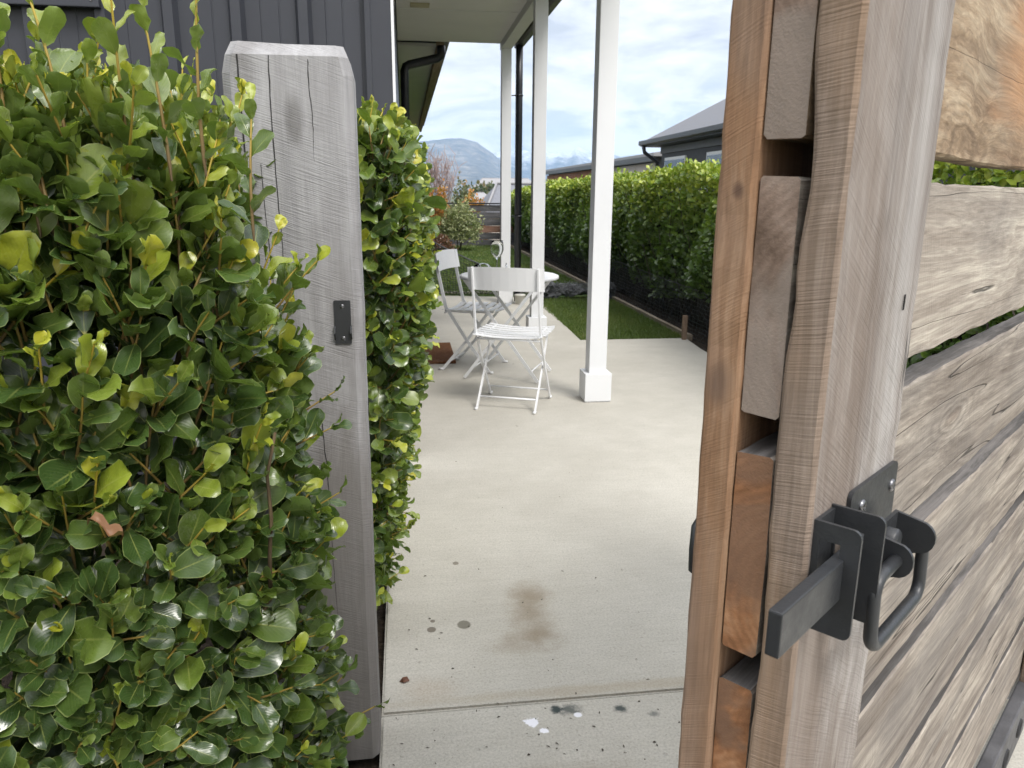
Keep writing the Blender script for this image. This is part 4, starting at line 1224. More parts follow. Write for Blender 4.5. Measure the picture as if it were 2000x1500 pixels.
# drying splits in the face: flat dark strips laid on it, groove shade put into the colour
def split(x0, z0, z1, wob, seed, w0=0.0011):
    r_ = random.Random(seed); n = 26; V = []; F = []
    x = x0
    for i in range(n+1):
        t = i/n; z = z0+(z1-z0)*t; x = x0+wob*t+0.0012*math.sin(t*9+seed)+r_.gauss(0, 0.0004)
        w_ = w0*(1-t**2)*(0.7+0.6*r_.random())+0.0001
        V += [(x-w_, -0.0563, z), (x+w_, -0.0563, z)]
    for i in range(n): F.append((2*i, 2*i+1, 2*i+3, 2*i+2))
    mb = MB(); mb.add(V, F); mb.build('split', M['crack'], gp)
split(-0.113+0.027, PZ-0.025, 0.98, 0.012, 1, 0.0013); split(-0.032, PZ-0.025, 0.90, 0.008, 2, 0.0009); split(-0.012+0.05, PZ-0.03, 1.30, 0.004, 3, 0.0006)
split(-0.055, 1.30, 0.80, 0.012, 4, 0.0005); split(0.03, 0.80, 0.30, 0.010, 5, 0.0006)
# strike for the bolt
st = empty('strike', (0, 0, 0)); st.parent = gp
kx0, kx1 = -0.140-pc[0], -0.108-pc[0]
mb = MB(); mb.prism(rrect(kx0, kx1, 0.962, 1.047, 0.002, 3), -0.0585, -0.0552, 'y')
mb.prism([(-0.0575, 0.998), (-0.066, 0.992), (-0.069, 0.984), (-0.066, 0.976), (-0.0575, 0.970), (-0.0575, 0.974), (-0.064, 0.979), (-0.0665, 0.984), (-0.064, 0.989), (-0.0575, 0.994)], kx0-0.001, kx0+0.002, 'x')
mb.prism([(-0.0575, 0.998), (-0.066, 0.992), (-0.069, 0.984), (-0.066, 0.976), (-0.0575, 0.970)], kx1-0.002, kx1+0.001, 'x')
mb.build('plate', K_, st)
for z in (1.035, 0.972):
    m_ = MB(); m_.lathe([(0.0, -0.001), (0.0022, -0.001), (0.004, -0.0003), (0.0045, 0.0)], 12, ((kx0+kx1)/2, -0.0585, z), axis='y'); m_.build('screw', M['screw'], st)

# ---------------------------------------------------------------- the house with its porch
house = empty('house', (0, 0, 0)); tag(house, 'charcoal steel clad house with white porch posts, pale porch ceiling and black downpipes', 'house')
def az_x(px_, py_, y):
    d = CAMX @ np.array([(px_-1000)/1490, (750-py_)/1490, -1.0]); return d[0]/d[1]*y
WY = 3.52
ribs = [az_x(p, 60, WY) for p in (595, 465, 335, 204)]
pitch = ribs[0]-ribs[1]
ribs += [ribs[-1]-pitch*k for k in range(1, 9)]
xr_ = az_x(702, 60, WY)
edges = [xr_+0.008]+[r_ for r_ in ribs]
for a, b in zip(edges[:-1], edges[1:]):
    mb = MB(); x1 = a-0.022; x0 = b+0.022
    if a == edges[0]: x1 = a-0.004
    n_ = 3; V = [(x0, WY, 0.0)]; prof = [(x0, WY)]
    for t in (0.33, 0.66):
        xm = x0+(x1-x0)*t
        prof += [(xm-0.004, WY), (xm-0.001, WY-0.0022), (xm+0.001, WY-0.0022), (xm+0.004, WY)]
    prof += [(x1, WY), (x1, WY+0.004), (x0, WY+0.004)]
    mb.prism(prof, -0.02, 3.0, 'z'); mb.build('cladding_panel', M['charcoal'], house)
for r_ in ribs:
    mb = MB(); mb.prism([(r_-0.034, WY+0.001), (r_-0.019, WY-0.034), (r_+0.019, WY-0.034), (r_+0.034, WY+0.001)], -0.02, 3.0, 'z')
    mb.build('cladding_rib', M['charcoal'], house)
xc0, xc1 = az_x(713, 60, WY-0.02), az_x(764, 60, WY-0.02)
mb = MB(); mb.prism([(xc0, WY-0.0), (xc0, WY-0.030), (xc0+0.022, WY-0.030), (xc0+0.026, WY-0.026), (xc1, WY-0.026), (xc1, WY)], -0.02, 3.0, 'z'); mb.build('corner_flashing', M['charcoal'], house)
mb = MB(); mb.box(xc1+0.0005, xc1+0.012, WY-0.030, WY+0.0, -0.02, 3.0); mb.build('corner_trim', M['white'], house)
mb = MB(); mb.box(-6.0, xc1+0.004, WY+0.006, 20.5, -0.02, 2.98); mb.build('wall', M['charcoal'], house)
hz0 = 1.25+(lambda d: d[2]/d[1]*(WY-0.06))(CAMX @ np.array([(150-1000)/1490, (750-13)/1490, -1.0]))
xh = az_x(193, 8, WY-0.06)
hd = MB(); hd.cbox(-3.0, xh, WY-0.062, WY-0.036, hz0, hz0+0.30, 0.004); ho = hd.build('head_flashing', M['charcoal'], house)
screw(ho, (xh-0.028, WY-0.062, hz0+0.026), r=0.006)
for k, r_ in enumerate(ribs[:5]):
    for z in (1.72, 2.05):
        screw(house, (r_+0.062, WY, z), r=0.0045)
# porch ceiling, beam, gutter
mb = MB(); mb.box(xc1+0.013, 1.099, WY-0.06, 9.02, 2.858, 2.90); mb.build('porch_ceiling', M['soffit'], house)
for (ya, yb) in ((6.93, 7.08), (7.28, 7.42), (6.60, 6.76), (6.30, 6.45)):
    mb = MB(); mb.cbox(0.10, 0.27, ya, yb, 2.846, 2.8575, 0.004); mb.build('soffit_vent', plain('vent_cream', (0.52, 0.47, 0.30), 0.6), house)
mb = MB(); mb.box(1.10, 1.216, WY-0.06, 9.02, 2.79, 2.95); mb.build('porch_beam', M['beam'], house)
mb = MB(); mb.box(1.218, 1.262, WY-0.1, 9.1, 2.86, 2.98); mb.build('fascia', M['gutter'], house)
mb = MB(); mb.prism([(1.264, 2.885), (1.275, 2.835), (1.30, 2.822), (1.355, 2.824), (1.372, 2.85), (1.380, 2.945), (1.374, 2.945), (1.366, 2.86), (1.352, 2.832), (1.304, 2.830), (1.283, 2.843), (1.272, 2.945), (1.264, 2.945)], WY-0.1, 9.12, 'y'); mb.build('gutter', M['gutter'], house)
mb = MB(); mb.prism([(-6.0, 3.02), (1.37, 2.96), (1.37, 2.975), (-2.5, 4.4), (-6.0, 3.1)], WY-0.12, 9.12, 'y'); mb.build('roof', M['roof_grey'], house)
def porch_post(y):
    cx = 1.158; hx = 0.054
    mb = MB(); mb.cbox(cx-hx, cx+hx, y, y+2*hx, 0.1805, 2.789, 0.003); p = mb.build('porch_post', M['porch_white'], house)
    mb = MB(); mb.cbox(cx-0.083, cx+0.083, y-0.029, y+0.137, 0.006, 0.180, 0.003); mb.box(cx-0.076, cx+0.076, y-0.022, y+0.13, 0.0, 0.006); mb.build('plinth', M['porch_white'], p)
for y in (4.47, 6.68, 8.88): porch_post(y)
for y in (5.1, 7.5):
    mb = MB(); mb.box(xc1+0.02, 1.098, y, y+0.03, 2.853, 2.8575); mb.build('soffit_joint', M['beam'], house)
# downpipe beside the far porch post
mb = MB(); mb.tube([(1.300, 8.90, 2.83), (1.300, 8.90, 2.4), (1.300, 8.90, 0.02)], 0.040, 14); dp = mb.build('downpipe', M['black_pvc'], house)
for z in (2.31, 1.0):
    mb = MB(); mb.lathe([(0.0405, -0.008), (0.047, -0.008), (0.047, 0.008), (0.0405, 0.008)], 14, (1.300, 8.90, z)); mb.tube([(1.258, 8.90, z), (1.21, 8.93, z)], 0.006, 6); mb.build('bracket', M['black_pvc'], dp)
# downpipe with elbows under the rear eave
mb = MB()
mb.tube([(0.455, 9.10, 2.83), (0.455, 9.10, 2.76), (0.445, 9.10, 2.725), (0.41, 9.10, 2.70), (0.10, 9.10, 2.625), (0.062, 9.10, 2.605), (0.045, 9.10, 2.56), (0.045, 9.10, 0.0)], 0.047, 14); mb.build('downpipe', M['black_pvc'], house)
# eave of the rear part
mb = MB(); mb.box(xc1+0.013, 0.405, 9.19, 20.5, 2.84, 2.87); mb.build('rear_soffit', M['soffit'], house)
mb = MB(); mb.box(0.406, 0.492, 9.19, 20.5, 2.755, 2.90); mb.build('rear_fascia', M['fascia'], house)
mb = MB(); mb.prism([(-6.0, 2.99), (0.56, 2.905), (0.56, 2.92), (-2.8, 4.2), (-6, 3.1)], 9.125, 20.5, 'y'); mb.build('roof', M['roof_grey'], house)

# doormat
mm_, t, b = mat('coir', 0.95, 0, 0.1)
v_ = t.node('ShaderNodeTexCoord').outputs['Object']
n_ = t.noise(v_, 90, 4, 0.7)
setc(t, b, 'Base Color', t.ramp(n_, [(0.35, (0.09, 0.038, 0.018)), (0.65, (0.23, 0.115, 0.06))])); bump(t, b, n_, 1.0, 0.01)
mb = MB(); mb.cbox(-0.02, 0.36, 5.64, 6.40, 0.001, 0.020, 0.004)
tag(mb.build('doormat', mm_), 'brown coir doormat on the concrete left of the folding chairs', 'doormat')

# ---------------------------------------------------------------- folding chairs and table
WH = M['white']
def strip(mb, pts, w, t, side):
    """flat bar along pts; side = width direction"""
    side = Vector(side).normalized(); n = len(pts); vs = []; fs = []
    for i, p in enumerate(pts):
        p = Vector(p); q = Vector(pts[min(i+1, n-1)])-Vector(pts[max(i-1, 0)]); nn = q.cross(side).normalized()
        for a, c_ in ((-1, -1), (1, -1), (1, 1), (-1, 1)):
            vs.append(p+side*a*w/2+nn*c_*t/2)
    for i in range(n-1):
        for k in range(4):
            fs.append((i*4+k, i*4+(k+1) % 4, i*4+4+(k+1) % 4, i*4+4+k))
    fs += [(3, 2, 1, 0), tuple((n-1)*4+k for k in range(4))]
    mb.add(vs, fs); return mb
def make_chair(label, loc, rz):
    root = empty('folding_chair', loc, rz); tag(root, label, 'chair', 'white folding bistro chairs at the porch table')
    nseg = 9
    # curved backrest plate
    V = []; F = []; W2 = 0.205
    for i in range(nseg+1):
        s = -1+2*i/nseg; x = W2*s; y = -0.205-0.030*(1-s*s)+0.012
        for (z, dy) in ((0.715, 0.012), (0.850, -0.010)):
            for o_ in (0.0, 0.004):
                V.append((x, y+dy+o_, z-(0.006*s*s if z > 0.8 else 0)))
    for i in range(nseg):
        a = i*4; b2 = a+4
        F += [(a, b2, b2+2, a+2), (a+1, a+3, b2+3, b2+1), (a+2, b2+2, b2+3, a+3), (a, a+1, b2+1, b2)]
    F += [(0, 2, 3, 1), (nseg*4, nseg*4+1, nseg*4+3, nseg*4+2)]
    mb = MB(); mb.add(V, F); mb.build('backrest', WH, root)
    for s in (-1, 1):
        mb = MB(); strip(mb, [(s*0.176, -0.214, 0.846), (s*0.176, -0.198, 0.72), (s*0.178, -0.145, 0.47), (s*0.178, 0.005, 0.235), (s*0.178, 0.165, 0.012)], 0.009, 0.021, (1, 0, 0)); 
        mb.tube([(s*0.178, 0.162, 0.009), (s*0.178, 0.195, 0.009)], 0.009, 8); mb.build('leg', WH, root)
        mb = MB(); strip(mb, [(s*0.163, 0.150, 0.432), (s*0.163, 0.01, 0.240), (s*0.163, -0.175, 0.012)], 0.008, 0.019, (1, 0, 0))
        mb.tube([(s*0.163, -0.172, 0.009), (s*0.163, -0.205, 0.009)], 0.009, 8); mb.build('leg', WH, root)
        mb = MB(); strip(mb, [(s*0.150, -0.16, 0.437), (s*0.150, 0.0, 0.434), (s*0.150, 0.19, 0.442)], 0.006, 0.020, (1, 0, 0)); mb.build('seat_rail', WH, root)
    for (y, z, x) in ((0.125, 0.068, 0.176), (-0.128, 0.068, 0.161)):
        mb = MB(); mb.tube([(-x, y, z), (x, y, z)], 0.0055, 8); mb.build('crossbar', WH, root)
    mb = MB(); mb.tube([(-0.18, -0.150, 0.425), (0.18, -0.150, 0.425)], 0.006, 8); mb.build('crossbar', WH, root)
    for k in range(7):
        y = -0.150+k*0.0585; V = []; F = []
        wk = 0.205-0.014*abs(k-3)/3*(1 if k in (0, 6) else 0.5)
        for i in range(9):
            s = -1+2*i/8; z = 0.452-0.016*(1-s*s)+0.004*(k/6)
            for (dy, dz) in ((-0.0195, 0.0), (0.0195, 0.0), (0.0195, -0.004), (-0.0195, -0.004)):
                V.append((wk*s, y+dy+0.010*(1-s*s)*(1 if k < 3 else -0.3), z+dz))
        for i in range(8):
            for j in range(4): F.append((i*4+j, i*4+(j+1) % 4, i*4+4+(j+1) % 4, i*4+4+j))
        F += [(3, 2, 1, 0), (32, 33, 34, 35)]
        mb = MB(); mb.add(V, F); mb.build('slat', WH, root)
    return root
ch1 = make_chair('white metal folding chair seen from behind, in front of the round table', (0.635, 4.48, 0.0), rad(-22))
ch1.scale = (1.09, 1.04, 1.0)
ch2 = copy_tree(ch1); ch2.location = (0.49, 5.53, 0); ch2.rotation_euler = (0, 0, rad(-113))
ch2['label'] = 'white metal folding chair at the left of the table, half hidden by the hedge'

tb = empty('bistro_table', (0.705, 5.22, 0), rad(-24)); tag(tb, 'small round white metal folding table under the porch, behind the near chair', 'table')
mb = MB(); mb.lathe([(0.0, 0.712), (0.328, 0.712), (0.338, 0.708), (0.341, 0.700), (0.341, 0.690), (0.337, 0.690), (0.337, 0.704), (0.33, 0.708), (0.0, 0.708)], 48); mb.build('table_top', WH, tb)
for s in (-1, 1):
    mb = MB(); strip(mb, [(0.27, s*0.20, 0.700), (0.0, s*0.20, 0.35), (-0.26, s*0.20, 0.012)], 0.009, 0.020, (0, 1, 0)); mb.build('leg', WH, tb)
    mb = MB(); strip(mb, [(-0.27, s*0.185, 0.700), (0.0, s*0.185, 0.35), (0.26, s*0.185, 0.012)], 0.009, 0.020, (0, 1, 0)); mb.build('leg', WH, tb)
for (x, z, w_) in ((-0.21, 0.08, 0.20), (0.21, 0.08, 0.185)):
    mb = MB(); mb.tube([(x, -w_, z), (x, w_, z)], 0.0055, 8); mb.build('crossbar', WH, tb)

def wine_profile():
    outer = [(0.0, 0.0), (0.036, 0.0), (0.0365, 0.0015), (0.030, 0.004), (0.010, 0.008), (0.0045, 0.014), (0.0038, 0.03), (0.0038, 0.085), (0.006, 0.096), (0.020, 0.110), (0.037, 0.130), (0.0455, 0.155), (0.0450, 0.185), (0.0400, 0.222)]
    inner = [(0.0388, 0.222), (0.0437, 0.185), (0.0442, 0.155), (0.0358, 0.131), (0.019, 0.113), (0.005, 0.102), (0.0, 0.101)]
    return outer+inner
mb = MB(); mb.lathe(wine_profile(), 28)
wg = mb.build('wine_glass', M['glass']); wg.location = (0.637, 5.36, 0.7125); tag(wg, 'clear wine glass standing upright on the round white table', 'glass', 'wine glasses on the table')
wg2 = wg.copy(); COL.objects.link(wg2); tag(wg2, 'clear wine glass lying on its side on the round white table', 'glass', 'wine glasses on the table')
wg2.rotation_euler = (0, rad(-93), rad(6)); wg2.location = (0.695, 5.28, 0.7125+0.037)
mb = MB(); mb.lathe([(0.0, 0.0), (0.052, 0.0), (0.058, 0.006), (0.061, 0.095), (0.065, 0.097), (0.065, 0.110), (0.060, 0.113), (0.0, 0.115)], 24)
pt = mb.build('pot', M['ceramic']); pt.location = (1.315, 8.93-0.14, 0.0); tag(pt, 'small lidded cream pot at the foot of the far black downpipe', 'pot')

# ---------------------------------------------------------------- nets, edging, peg
def net(name, P, nu, nv, w, m_, label, cat, sag=0.0, seed=1, jitter=0.01):
    """strands of a net between four corners P (bl, br, tr, tl)"""
    r = np.random.RandomState(seed); P = [np.array(p, float) for p in P]
    U = np.linspace(0, 1, nu+1); Vv = np.linspace(0, 1, nv+1)
    G = np.zeros((nv+1, nu+1, 3))
    for j, v in enumerate(Vv):
        for i, u in enumerate(U):
            G[j, i] = (P[0]*(1-u)+P[1]*u)*(1-v)+(P[3]*(1-u)+P[2]*u)*v+np.array([0, 0, -sag*math.sin(math.pi*u)*v])+r.normal(0, jitter, 3)*np.array([1, 1.5, 0.6])
    VV = []; FF = []
    def rib(a, b, off):
        k = len(VV); VV.extend([a-off, a+off, b+off, b-off]); FF.append((k, k+1, k+2, k+3))
    for j in range(nv+1):
        for i in range(nu):
            rib(G[j, i], G[j, i+1], np.array([0, 0, w*(2.5 if j == nv else 1)]))
    hd = unit(P[1]-P[0])*w
    for i in range(nu+1):
        for j in range(nv): rib(G[j, i], G[j+1, i], hd)
    return tag(link(name, raw_mesh(name, np.array(VV), np.array(FF), smooth=False), m_), label, cat)
net('garden_net', [(-0.35, 9.85, 0.01), (1.74, 9.50, 0.01), (1.74, 9.52, 0.10), (-0.35, 9.85, 1.06)], 60, 20, 0.003, M['plastic_net'], 'black garden net slung across the back lawn behind the chairs, sloping down to the right', 'net', 0.09, 3, 0.008)
mb = MB(); mb.tube([(-0.35+2.09*k/16, 9.84-0.33*k/16, 1.06-0.96*k/16-0.09*math.sin(math.pi*k/16)) for k in range(17)], 0.009, 6)
mb.build('head_rope', M['net_grey'], bpy.data.objects['garden_net'])
net('hedge_net', [(2.545, 5.2, 0.0), (2.62, 15.0, 0.0), (2.68, 15.0, 0.48), (2.60, 5.2, 0.40)], 250, 12, 0.0022, M['plastic_net'], 'low black mesh net standing along the foot of the right hedge', 'net', 0.0, 4, 0.006)
# bundled net lying on the lawn
r_ = np.random.RandomState(9); VV = []; FF = []
rows = 34; seg = 20
for i in range(rows+1):
    t_ = i/rows; cx = 1.62+0.92*t_; cyy = 9.30-0.10*t_+0.03*math.sin(t_*9); rr0 = 0.085+0.035*math.sin(t_*7+1)+0.02*math.sin(t_*17)
    for k in range(seg):
        a = 2*math.pi*k/seg; q = rr0*(1+0.28*math.sin(3*a+t_*8)+0.18*r_.randn())
        VV.append((cx+0.01*r_.randn(), cyy+q*1.15*math.cos(a), 0.085+q*0.8*math.sin(a)))
for i in range(rows):
    for k in range(seg): FF.append((i*seg+k, i*seg+(k+1) % seg, (i+1)*seg+(k+1) % seg, (i+1)*seg+k))
bd = link('net_bundle', raw_mesh('net_bundle', np.array(VV), np.array(FF), smooth=False), M['net_grey'])
tag(bd, 'crumpled bundle of dark netting lying across the lawn behind the right porch post', 'net')
mb = MB()
for k in range(170):
    t_ = r_.rand(); a = r_.rand()*6.28; p = []
    for q in range(6):
        tt = min(1, max(0, t_+0.05*q)); aa_ = a+q*r_.uniform(-0.5, 0.7); ra = 0.105+0.02*r_.randn()
        p.append((1.62+0.92*tt, 9.30-0.10*tt+ra*1.2*math.cos(aa_), 0.09+ra*0.85*abs(math.sin(aa_))))
    mb.tube(p, 0.0022, 3, caps=False)
o = mb.build('strand', M['net_grey'], bd); o['kind'] = 'stuff'
mb = MB()
for k in range(40):
    x = -0.2+k*0.045+r_.uniform(-.01, .01); mb.tube([(x, 9.80-0.17*k/40, 0.012), (x+0.03, 9.82-0.17*k/40, 0.035), (x+0.05, 9.79-0.17*k/40, 0.014)], 0.008, 5)
tag(mb.build('rope_edge', plain('pale_rope', (0.42, 0.39, 0.33), 0.9, var=0.3, scale=30)), 'pale twisted rope edge of the net lying along the end of the patio', 'rope')
mb = MB(); mb.prism([(2.497, 6.50), (2.535, 6.46), (2.60, 21.0), (2.560, 21.0)], -0.02, 0.034, 'z')
tag(mb.build('timber_edging', M['edging']), 'long pale timber edging board between the lawn and the right hedge', 'edging')
mb = MB(); mb.cbox(2.425, 2.463, 6.41, 6.45, -0.03, 0.215, 0.003)
tag(mb.build('wooden_peg', M['peg']), 'short brown wooden peg at the corner of the lawn by the hedge net', 'peg')

# ---------------------------------------------------------------- back fence
fb = empty('fence', (0, 19.2, 0)); tag(fb, 'low grey board fence with a dark cap across the far end of the lawn', 'fence')
for bay in range(4):
    x0 = -4.6+bay*1.85
    for k in range(6):
        z0 = -0.02+k*0.168
        mt = M['fence_red'] if (k == 2 and bay == 3) else M['fence']
        mb = MB(); mb.cbox(x0+0.004, x0+1.846, -0.012, 0.012, z0, z0+0.155, 0.004); mb.build('board', mt, fb)
    mb = MB(); mb.cbox(x0-0.05, x0+0.05, 0.014, 0.10, -0.3, 1.0, 0.005); mb.build('fence_post', M['fence'], fb)
mb = MB(); mb.cbox(-4.7, 2.85, -0.05, 0.09, 0.996, 1.03, 0.004); mb.build('cap', M['black_pvc'], fb)

# ---------------------------------------------------------------- far shrubs and trees
def shrub(name, label, cat, c, rx, rz, n, leafr, m_, seed, trunk_m, squash=1.0, tintf=None, ntr=5, ttop=0.6, tr=0.012):
    r = np.random.RandomState(seed)
    root = empty(name, c); tag(root, label, cat)
    d = unit(r.normal(0, 1, (n, 3))); d[:, 2] = np.abs(d[:, 2])*1.0-0.25
    lump = 1+0.22*np.sin(d[:, 0]*5+seed)*np.sin(d[:, 2]*6+seed*2)+0.12*r.normal(0, 1, n)
    q = d*(r.rand(n)**0.35*lump)[:, None]*np.array([rx, rx*0.8, rz*squash])+np.array([0, 0, rz*0.45])
    q[:, 2] = np.maximum(q[:, 2], 0.03)
    L = r.uniform(*leafr, n)
    fr = leaf_frames(q, r.normal(0, 0.6, (n, 3))+d+np.array([0, 0, .3]), d+np.array([0, 0, .6])+r.normal(0, .6, (n, 3)), L)
    ti = np.clip(r.rand(n)*0.7+0.3*(q[:, 2]/(rz*1.4)), 0, 1) if tintf is None else tintf(q, r)
    join_leaves('crown', q, fr, r.randint(0, NVAR, n), ti, LV_LO, m_, root, kind=None)
    for k in range(ntr):
        a = r.uniform(0, 6.28); mb = MB()
        mb.tube([(0.02*math.cos(a), 0.02*math.sin(a), -0.05), (rx*0.2*math.cos(a), rx*0.2*math.sin(a), rz*0.4), (rx*0.5*math.cos(a), rx*0.5*math.sin(a), rz*ttop*1.3)], [tr, tr*0.7, tr*0.3], 5)
        mb.build('trunk', trunk_m, root)
    return root
shrub('pale_bush', 'rounded pale variegated bush in front of the far fence', 'bush', (1.22, 17.6, 0), 0.50, 0.86, 4200, (0.035, 0.065), M['pale_leaf'], 3, M['branch'])
shrub('autumn_shrub', 'orange autumn coloured shrub behind the near hedge, left of the pale bush', 'shrub', (0.73, 18.3, 0.0), 0.36, 1.12, 2600, (0.05, 0.08), M['orange_leaf'], 5, M['branch'])
shrub('low_plants', 'low red brown plants at the foot of the orange shrub', 'plants', (0.62, 16.9, 0.0), 0.38, 0.34, 1500, (0.04, 0.06), tintmat('red_brown_leaf', [(0.0, (0.10, 0.04, 0.03)), (1.0, (0.30, 0.16, 0.10))], transl=0.1), 6, M['branch'])
def bare_tree(label, c, h, seed, n=60):
    r = np.random.RandomState(seed); root = empty('bare_tree', c); tag(root, label, 'tree')
    mb = MB(); mb.tube([(0, 0, 0), (0.02, 0, h*0.5), (0, 0.02, h*0.8)], [0.035, 0.022, 0.008], 6); mb.build('trunk', M['branch'], root)
    T = []
    for k in range(n):
        z = h*r.uniform(0.3, 0.75); a = r.uniform(0, 6.28); L = h*r.uniform(0.15, 0.38)
        p0 = np.array([0, 0, z]); p1 = p0+np.array([math.cos(a)*L*.4, math.sin(a)*L*.4, L*.5]); p2 = p1+np.array([math.cos(a)*L*.25, math.sin(a)*L*.25, L*.55])+r.normal(0, .04, 3)
        T.append((np.array([p0, p1, p2]), r.rand()))
        for q in range(3):
            s_ = p1+(p2-p1)*r.rand(); T.append((np.array([s_, s_+r.normal(0, .08, 3)+np.array([0, 0, .12]), s_+r.normal(0, .12, 3)+np.array([0, 0, .28])]), r.rand()))
    o = join_twigs('crown', T, root, 0.008, 4, M['pink_twig'])
    return root
bare_tree('bare pinkish twiggy tree above the orange shrub, against the blue hillside', (0.98, 21.2, 0.0), 2.05, 4, 80)
shrub('autumn_tree', 'small rusty orange tree beyond the far fence, left of the grey roof', 'tree', (2.66, 31.0, -1.6), 0.62, 2.3, 1800, (0.10, 0.16), M['orange_leaf'], 12, M['branch'])
shrub('green_tree', 'olive green tree beyond the far fence, behind the rusty tree', 'tree', (3.0, 38.0, -2.2), 1.0, 3.2, 1600, (0.14, 0.22), M['far_leaf'], 15, M['branch'])

def far_house(label, x0, x1, y0, y1, zb, ze, zr, roofm, wallm, hip=1.2, group=None):
    root = empty('far_house', ((x0+x1)/2, (y0+y1)/2, zb)); tag(root, label, 'house', group)
    cx, cyy = root.location.x, root.location.y
    a0, a1, b0, b1 = x0-cx, x1-cx, y0-cyy, y1-cyy
    mb = MB(); mb.box(a0+0.3, a1-0.3, b0+0.3, b1-0.3, 0, ze-zb-0.01); mb.build('wall', wallm, root)
    bm_ = (b0+b1)/2; e = ze-zb; r_ = zr-zb
    mb = MB(); mb.add([(a0, b0, e), (a1, b0, e), (a1, b1, e), (a0, b1, e), (a0+hip, bm_, r_), (a1-hip, bm_, r_), (a0, b0, e-0.12), (a1, b0, e-0.12), (a1, b1, e-0.12), (a0, b1, e-0.12)],
        [(0, 1, 5, 4), (1, 2, 5), (2, 3, 4, 5), (3, 0, 4), (6, 7, 1, 0), (7, 8, 2, 1), (8, 9, 3, 2), (9, 6, 0, 3), (9, 8, 7, 6)]); mb.build('roof', roofm, root)
    mb = MB(); mb.tube([(a0, b0, e+0.03), (a0+hip, bm_, r_+0.03)], 0.05, 5); mb.tube([(a0+hip, bm_, r_+0.03), (a1-hip, bm_, r_+0.03)], 0.05, 5); mb.build('ridge_cap', M['roof_light'], root)
    for k in range(3):
        xx = a0+0.9+k*(a1-a0-2.2)/2
        mb = MB(); mb.box(xx, xx+0.9, b0+0.25, b0+0.298, e-1.9, e-0.7); w_ = mb.build('window', M['white'], root)
        mb = MB(); mb.box(xx+0.08, xx+0.82, b0+0.235, b0+0.249, e-1.82, e-0.78); mb.build('pane', M['glass_dark'], w_)
    return root
far_house('house with a grey hip roof behind the far fence, left of the porch posts', 3.0, 12.0, 29.0, 34.5, -2.6, 0.55, 1.62, M['roof_grey'], M['cream_wall'], 0.75)
far_house('pale house roof far off between the orange shrub and the grey roof', 4.6, 9.5, 62.0, 67.0, -3, -0.2, 0.75, M['roof_light'], M['cream_wall'], 1.5)
far_house('long pale roofed building on the flat below the hillside', 16.5, 34.0, 190, 200, -3, 2.2, 5.0, M['roof_light'], M['roof_light'], 3)
far_house('small white house below the mountain, beyond the rusty tree', 8.6, 13.6, 110, 118, -3, -0.2, 1.4, M['roof_light'], M['white'], 2)
r4 = np.random.RandomState(4)
for k, (x, y, s) in enumerate(((7.5, 85, 1.3), (13, 140, 2.2), (19.0, 170, 2.6), (5.0, 74, 1.2))):
    shrub('distant_tree', ['dark tree far off above the left end of the fence', 'dark tree on the flat below the mountain', 'rounded tree beside the long pale building', 'small tree close behind the pale roof'][k], 'tree', (x, y, -3.0), s*1.2, s*2.0, 700, (0.25*s, 0.4*s), M['far_leaf'], 40+k, M['branch'])

# ---------------------------------------------------------------- dark neighbour house on the right
nh = empty('neighbour_house', (10.5, 16, 0)); tag(nh, 'dark single storey house with grey hip roof and white framed windows above the right hedge', 'house')
def nb(name, m_, x0, x1, y0, y1, z0, z1, par=None):
    mb = MB(); mb.box(x0-10.5, x1-10.5, y0-16, y1-16, z0, z1); return mb.build(name, m_, par or nh)
nb('wall', M['house_wall'], 7.45, 15.2, 9.3, 22.25, -0.1, 2.58)
nb('frieze', M['house_trim'], 7.40, 7.449, 9.3, 22.25, 2.40, 2.58)
nb('soffit', M['gutter'], 7.02, 15.6, 8.9, 22.68, 2.60, 2.64)
ex, ey0, ey1, ez, tp = 7.0, 8.88, 22.7, 2.76, 0.60
xr2 = 15.62; half = (xr2-ex)/2
V = [(ex, ey0, ez), (ex, ey1, ez), (xr2, ey1, ez), (xr2, ey0, ez), (ex+half, ey0+half, ez+half*tp), (ex+half, ey1-half, ez+half*tp)]
mb = MB(); mb.add([(a-10.5, b-16, c) for a, b, c in V], [(0, 4, 5, 1), (1, 5, 2), (2, 5, 4, 3), (3, 4, 0), (0, 1, 2, 3)])
rm, t, b = mat('ribbed_roof', 0.5, 0.0, 0.5)
v_ = t.node('ShaderNodeTexCoord').outputs['Object']; x_, y_, z_ = t.sep(v_)
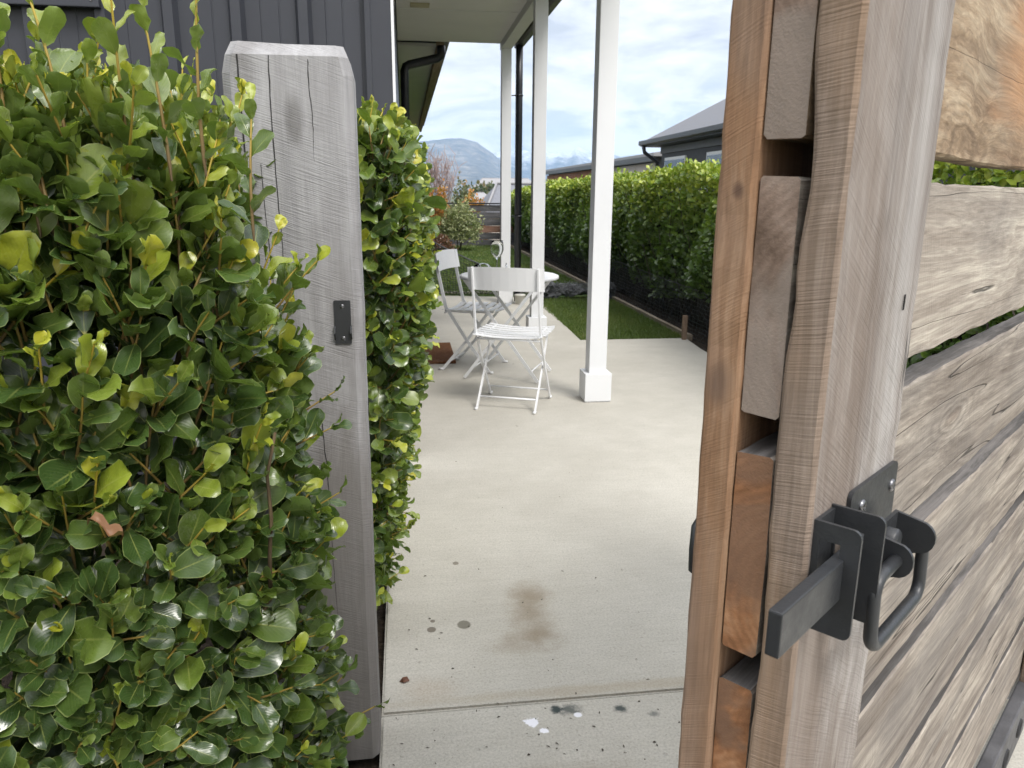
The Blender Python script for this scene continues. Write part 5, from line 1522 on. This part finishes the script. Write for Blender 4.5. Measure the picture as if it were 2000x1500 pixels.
s_ = t.math('SINE', t.math('MULTIPLY', y_, 36.0))
setc(t, b, 'Base Color', t.mix(t.mapr(s_, -1, 1, 0.0, 0.4), (0.115, 0.118, 0.132), (0.07, 0.072, 0.082)))
mb.build('roof', rm, nh)
mb = MB(); mb.prism([(ex-0.10-10.5, 2.66), (ex-0.02-10.5, 2.62), (ex+0.02-10.5, 2.76), (ex-0.10-10.5, 2.77)], ey0-16, ey1+0.1-16, 'y'); mb.build('gutter', M['gutter'], nh)
mb = MB(); mb.tube([(ex-0.03-10.5, 22.55-16, 2.66), (ex+0.02-10.5, 22.55-16, 2.45), (7.38-10.5, 22.40-16, 2.15), (7.40-10.5, 22.40-16, 0)], 0.06, 8); mb.build('downpipe', M['black_pvc'], nh)
def window(y0, y1, z0, z1):
    f = nb('window', M['white'], 7.40, 7.449, y0, y1, z0, z1)
    nb('pane', M['glass_dark'], 7.385, 7.399, y0+0.06, y1-0.06, z0+0.06, z1-0.08, f)
window(20.2, 21.85, 1.1, 2.27); window(17.0, 18.72, 1.1, 2.27); window(12.5, 15.0, 1.1, 2.27)

cp = empty('long_shed', (11, 39, 0)); tag(cp, 'long low building with light roof edge and orange brown timber wall beyond the right hedge', 'building')
def cb(name, m_, x0, x1, y0, y1, z0, z1):
    mb = MB(); mb.box(x0-11, x1-11, y0-39, y1-39, z0, z1); return mb.build(name, m_, cp)
mb = MB(); mb.prism([(8.9-11, 2.60), (8.9-11, 2.72), (11.5-11, 3.05), (14-11, 2.72), (14-11, 2.60)], 27.5-39, 50.5-39, 'y'); mb.build('roof', M['roof_light'], cp)
cb('gutter', M['gutter'], 8.84, 8.898, 27.5, 50.5, 2.42, 2.61)
for k in range(9):
    cb('timber_bay', M['orange_wood'] if k > 2 else M['cream_wall'], 9.2, 9.3, 28.2+k*2.45, 28.2+k*2.45+2.40, -0.5, 2.40)
cb('wall', M['house_trim'], 9.301, 13.5, 28.0, 50.2, -0.5, 2.58)
cb('far_fence', M['fence'], 8.95, 9.0, 38.0, 50.4, -0.5, 1.95)
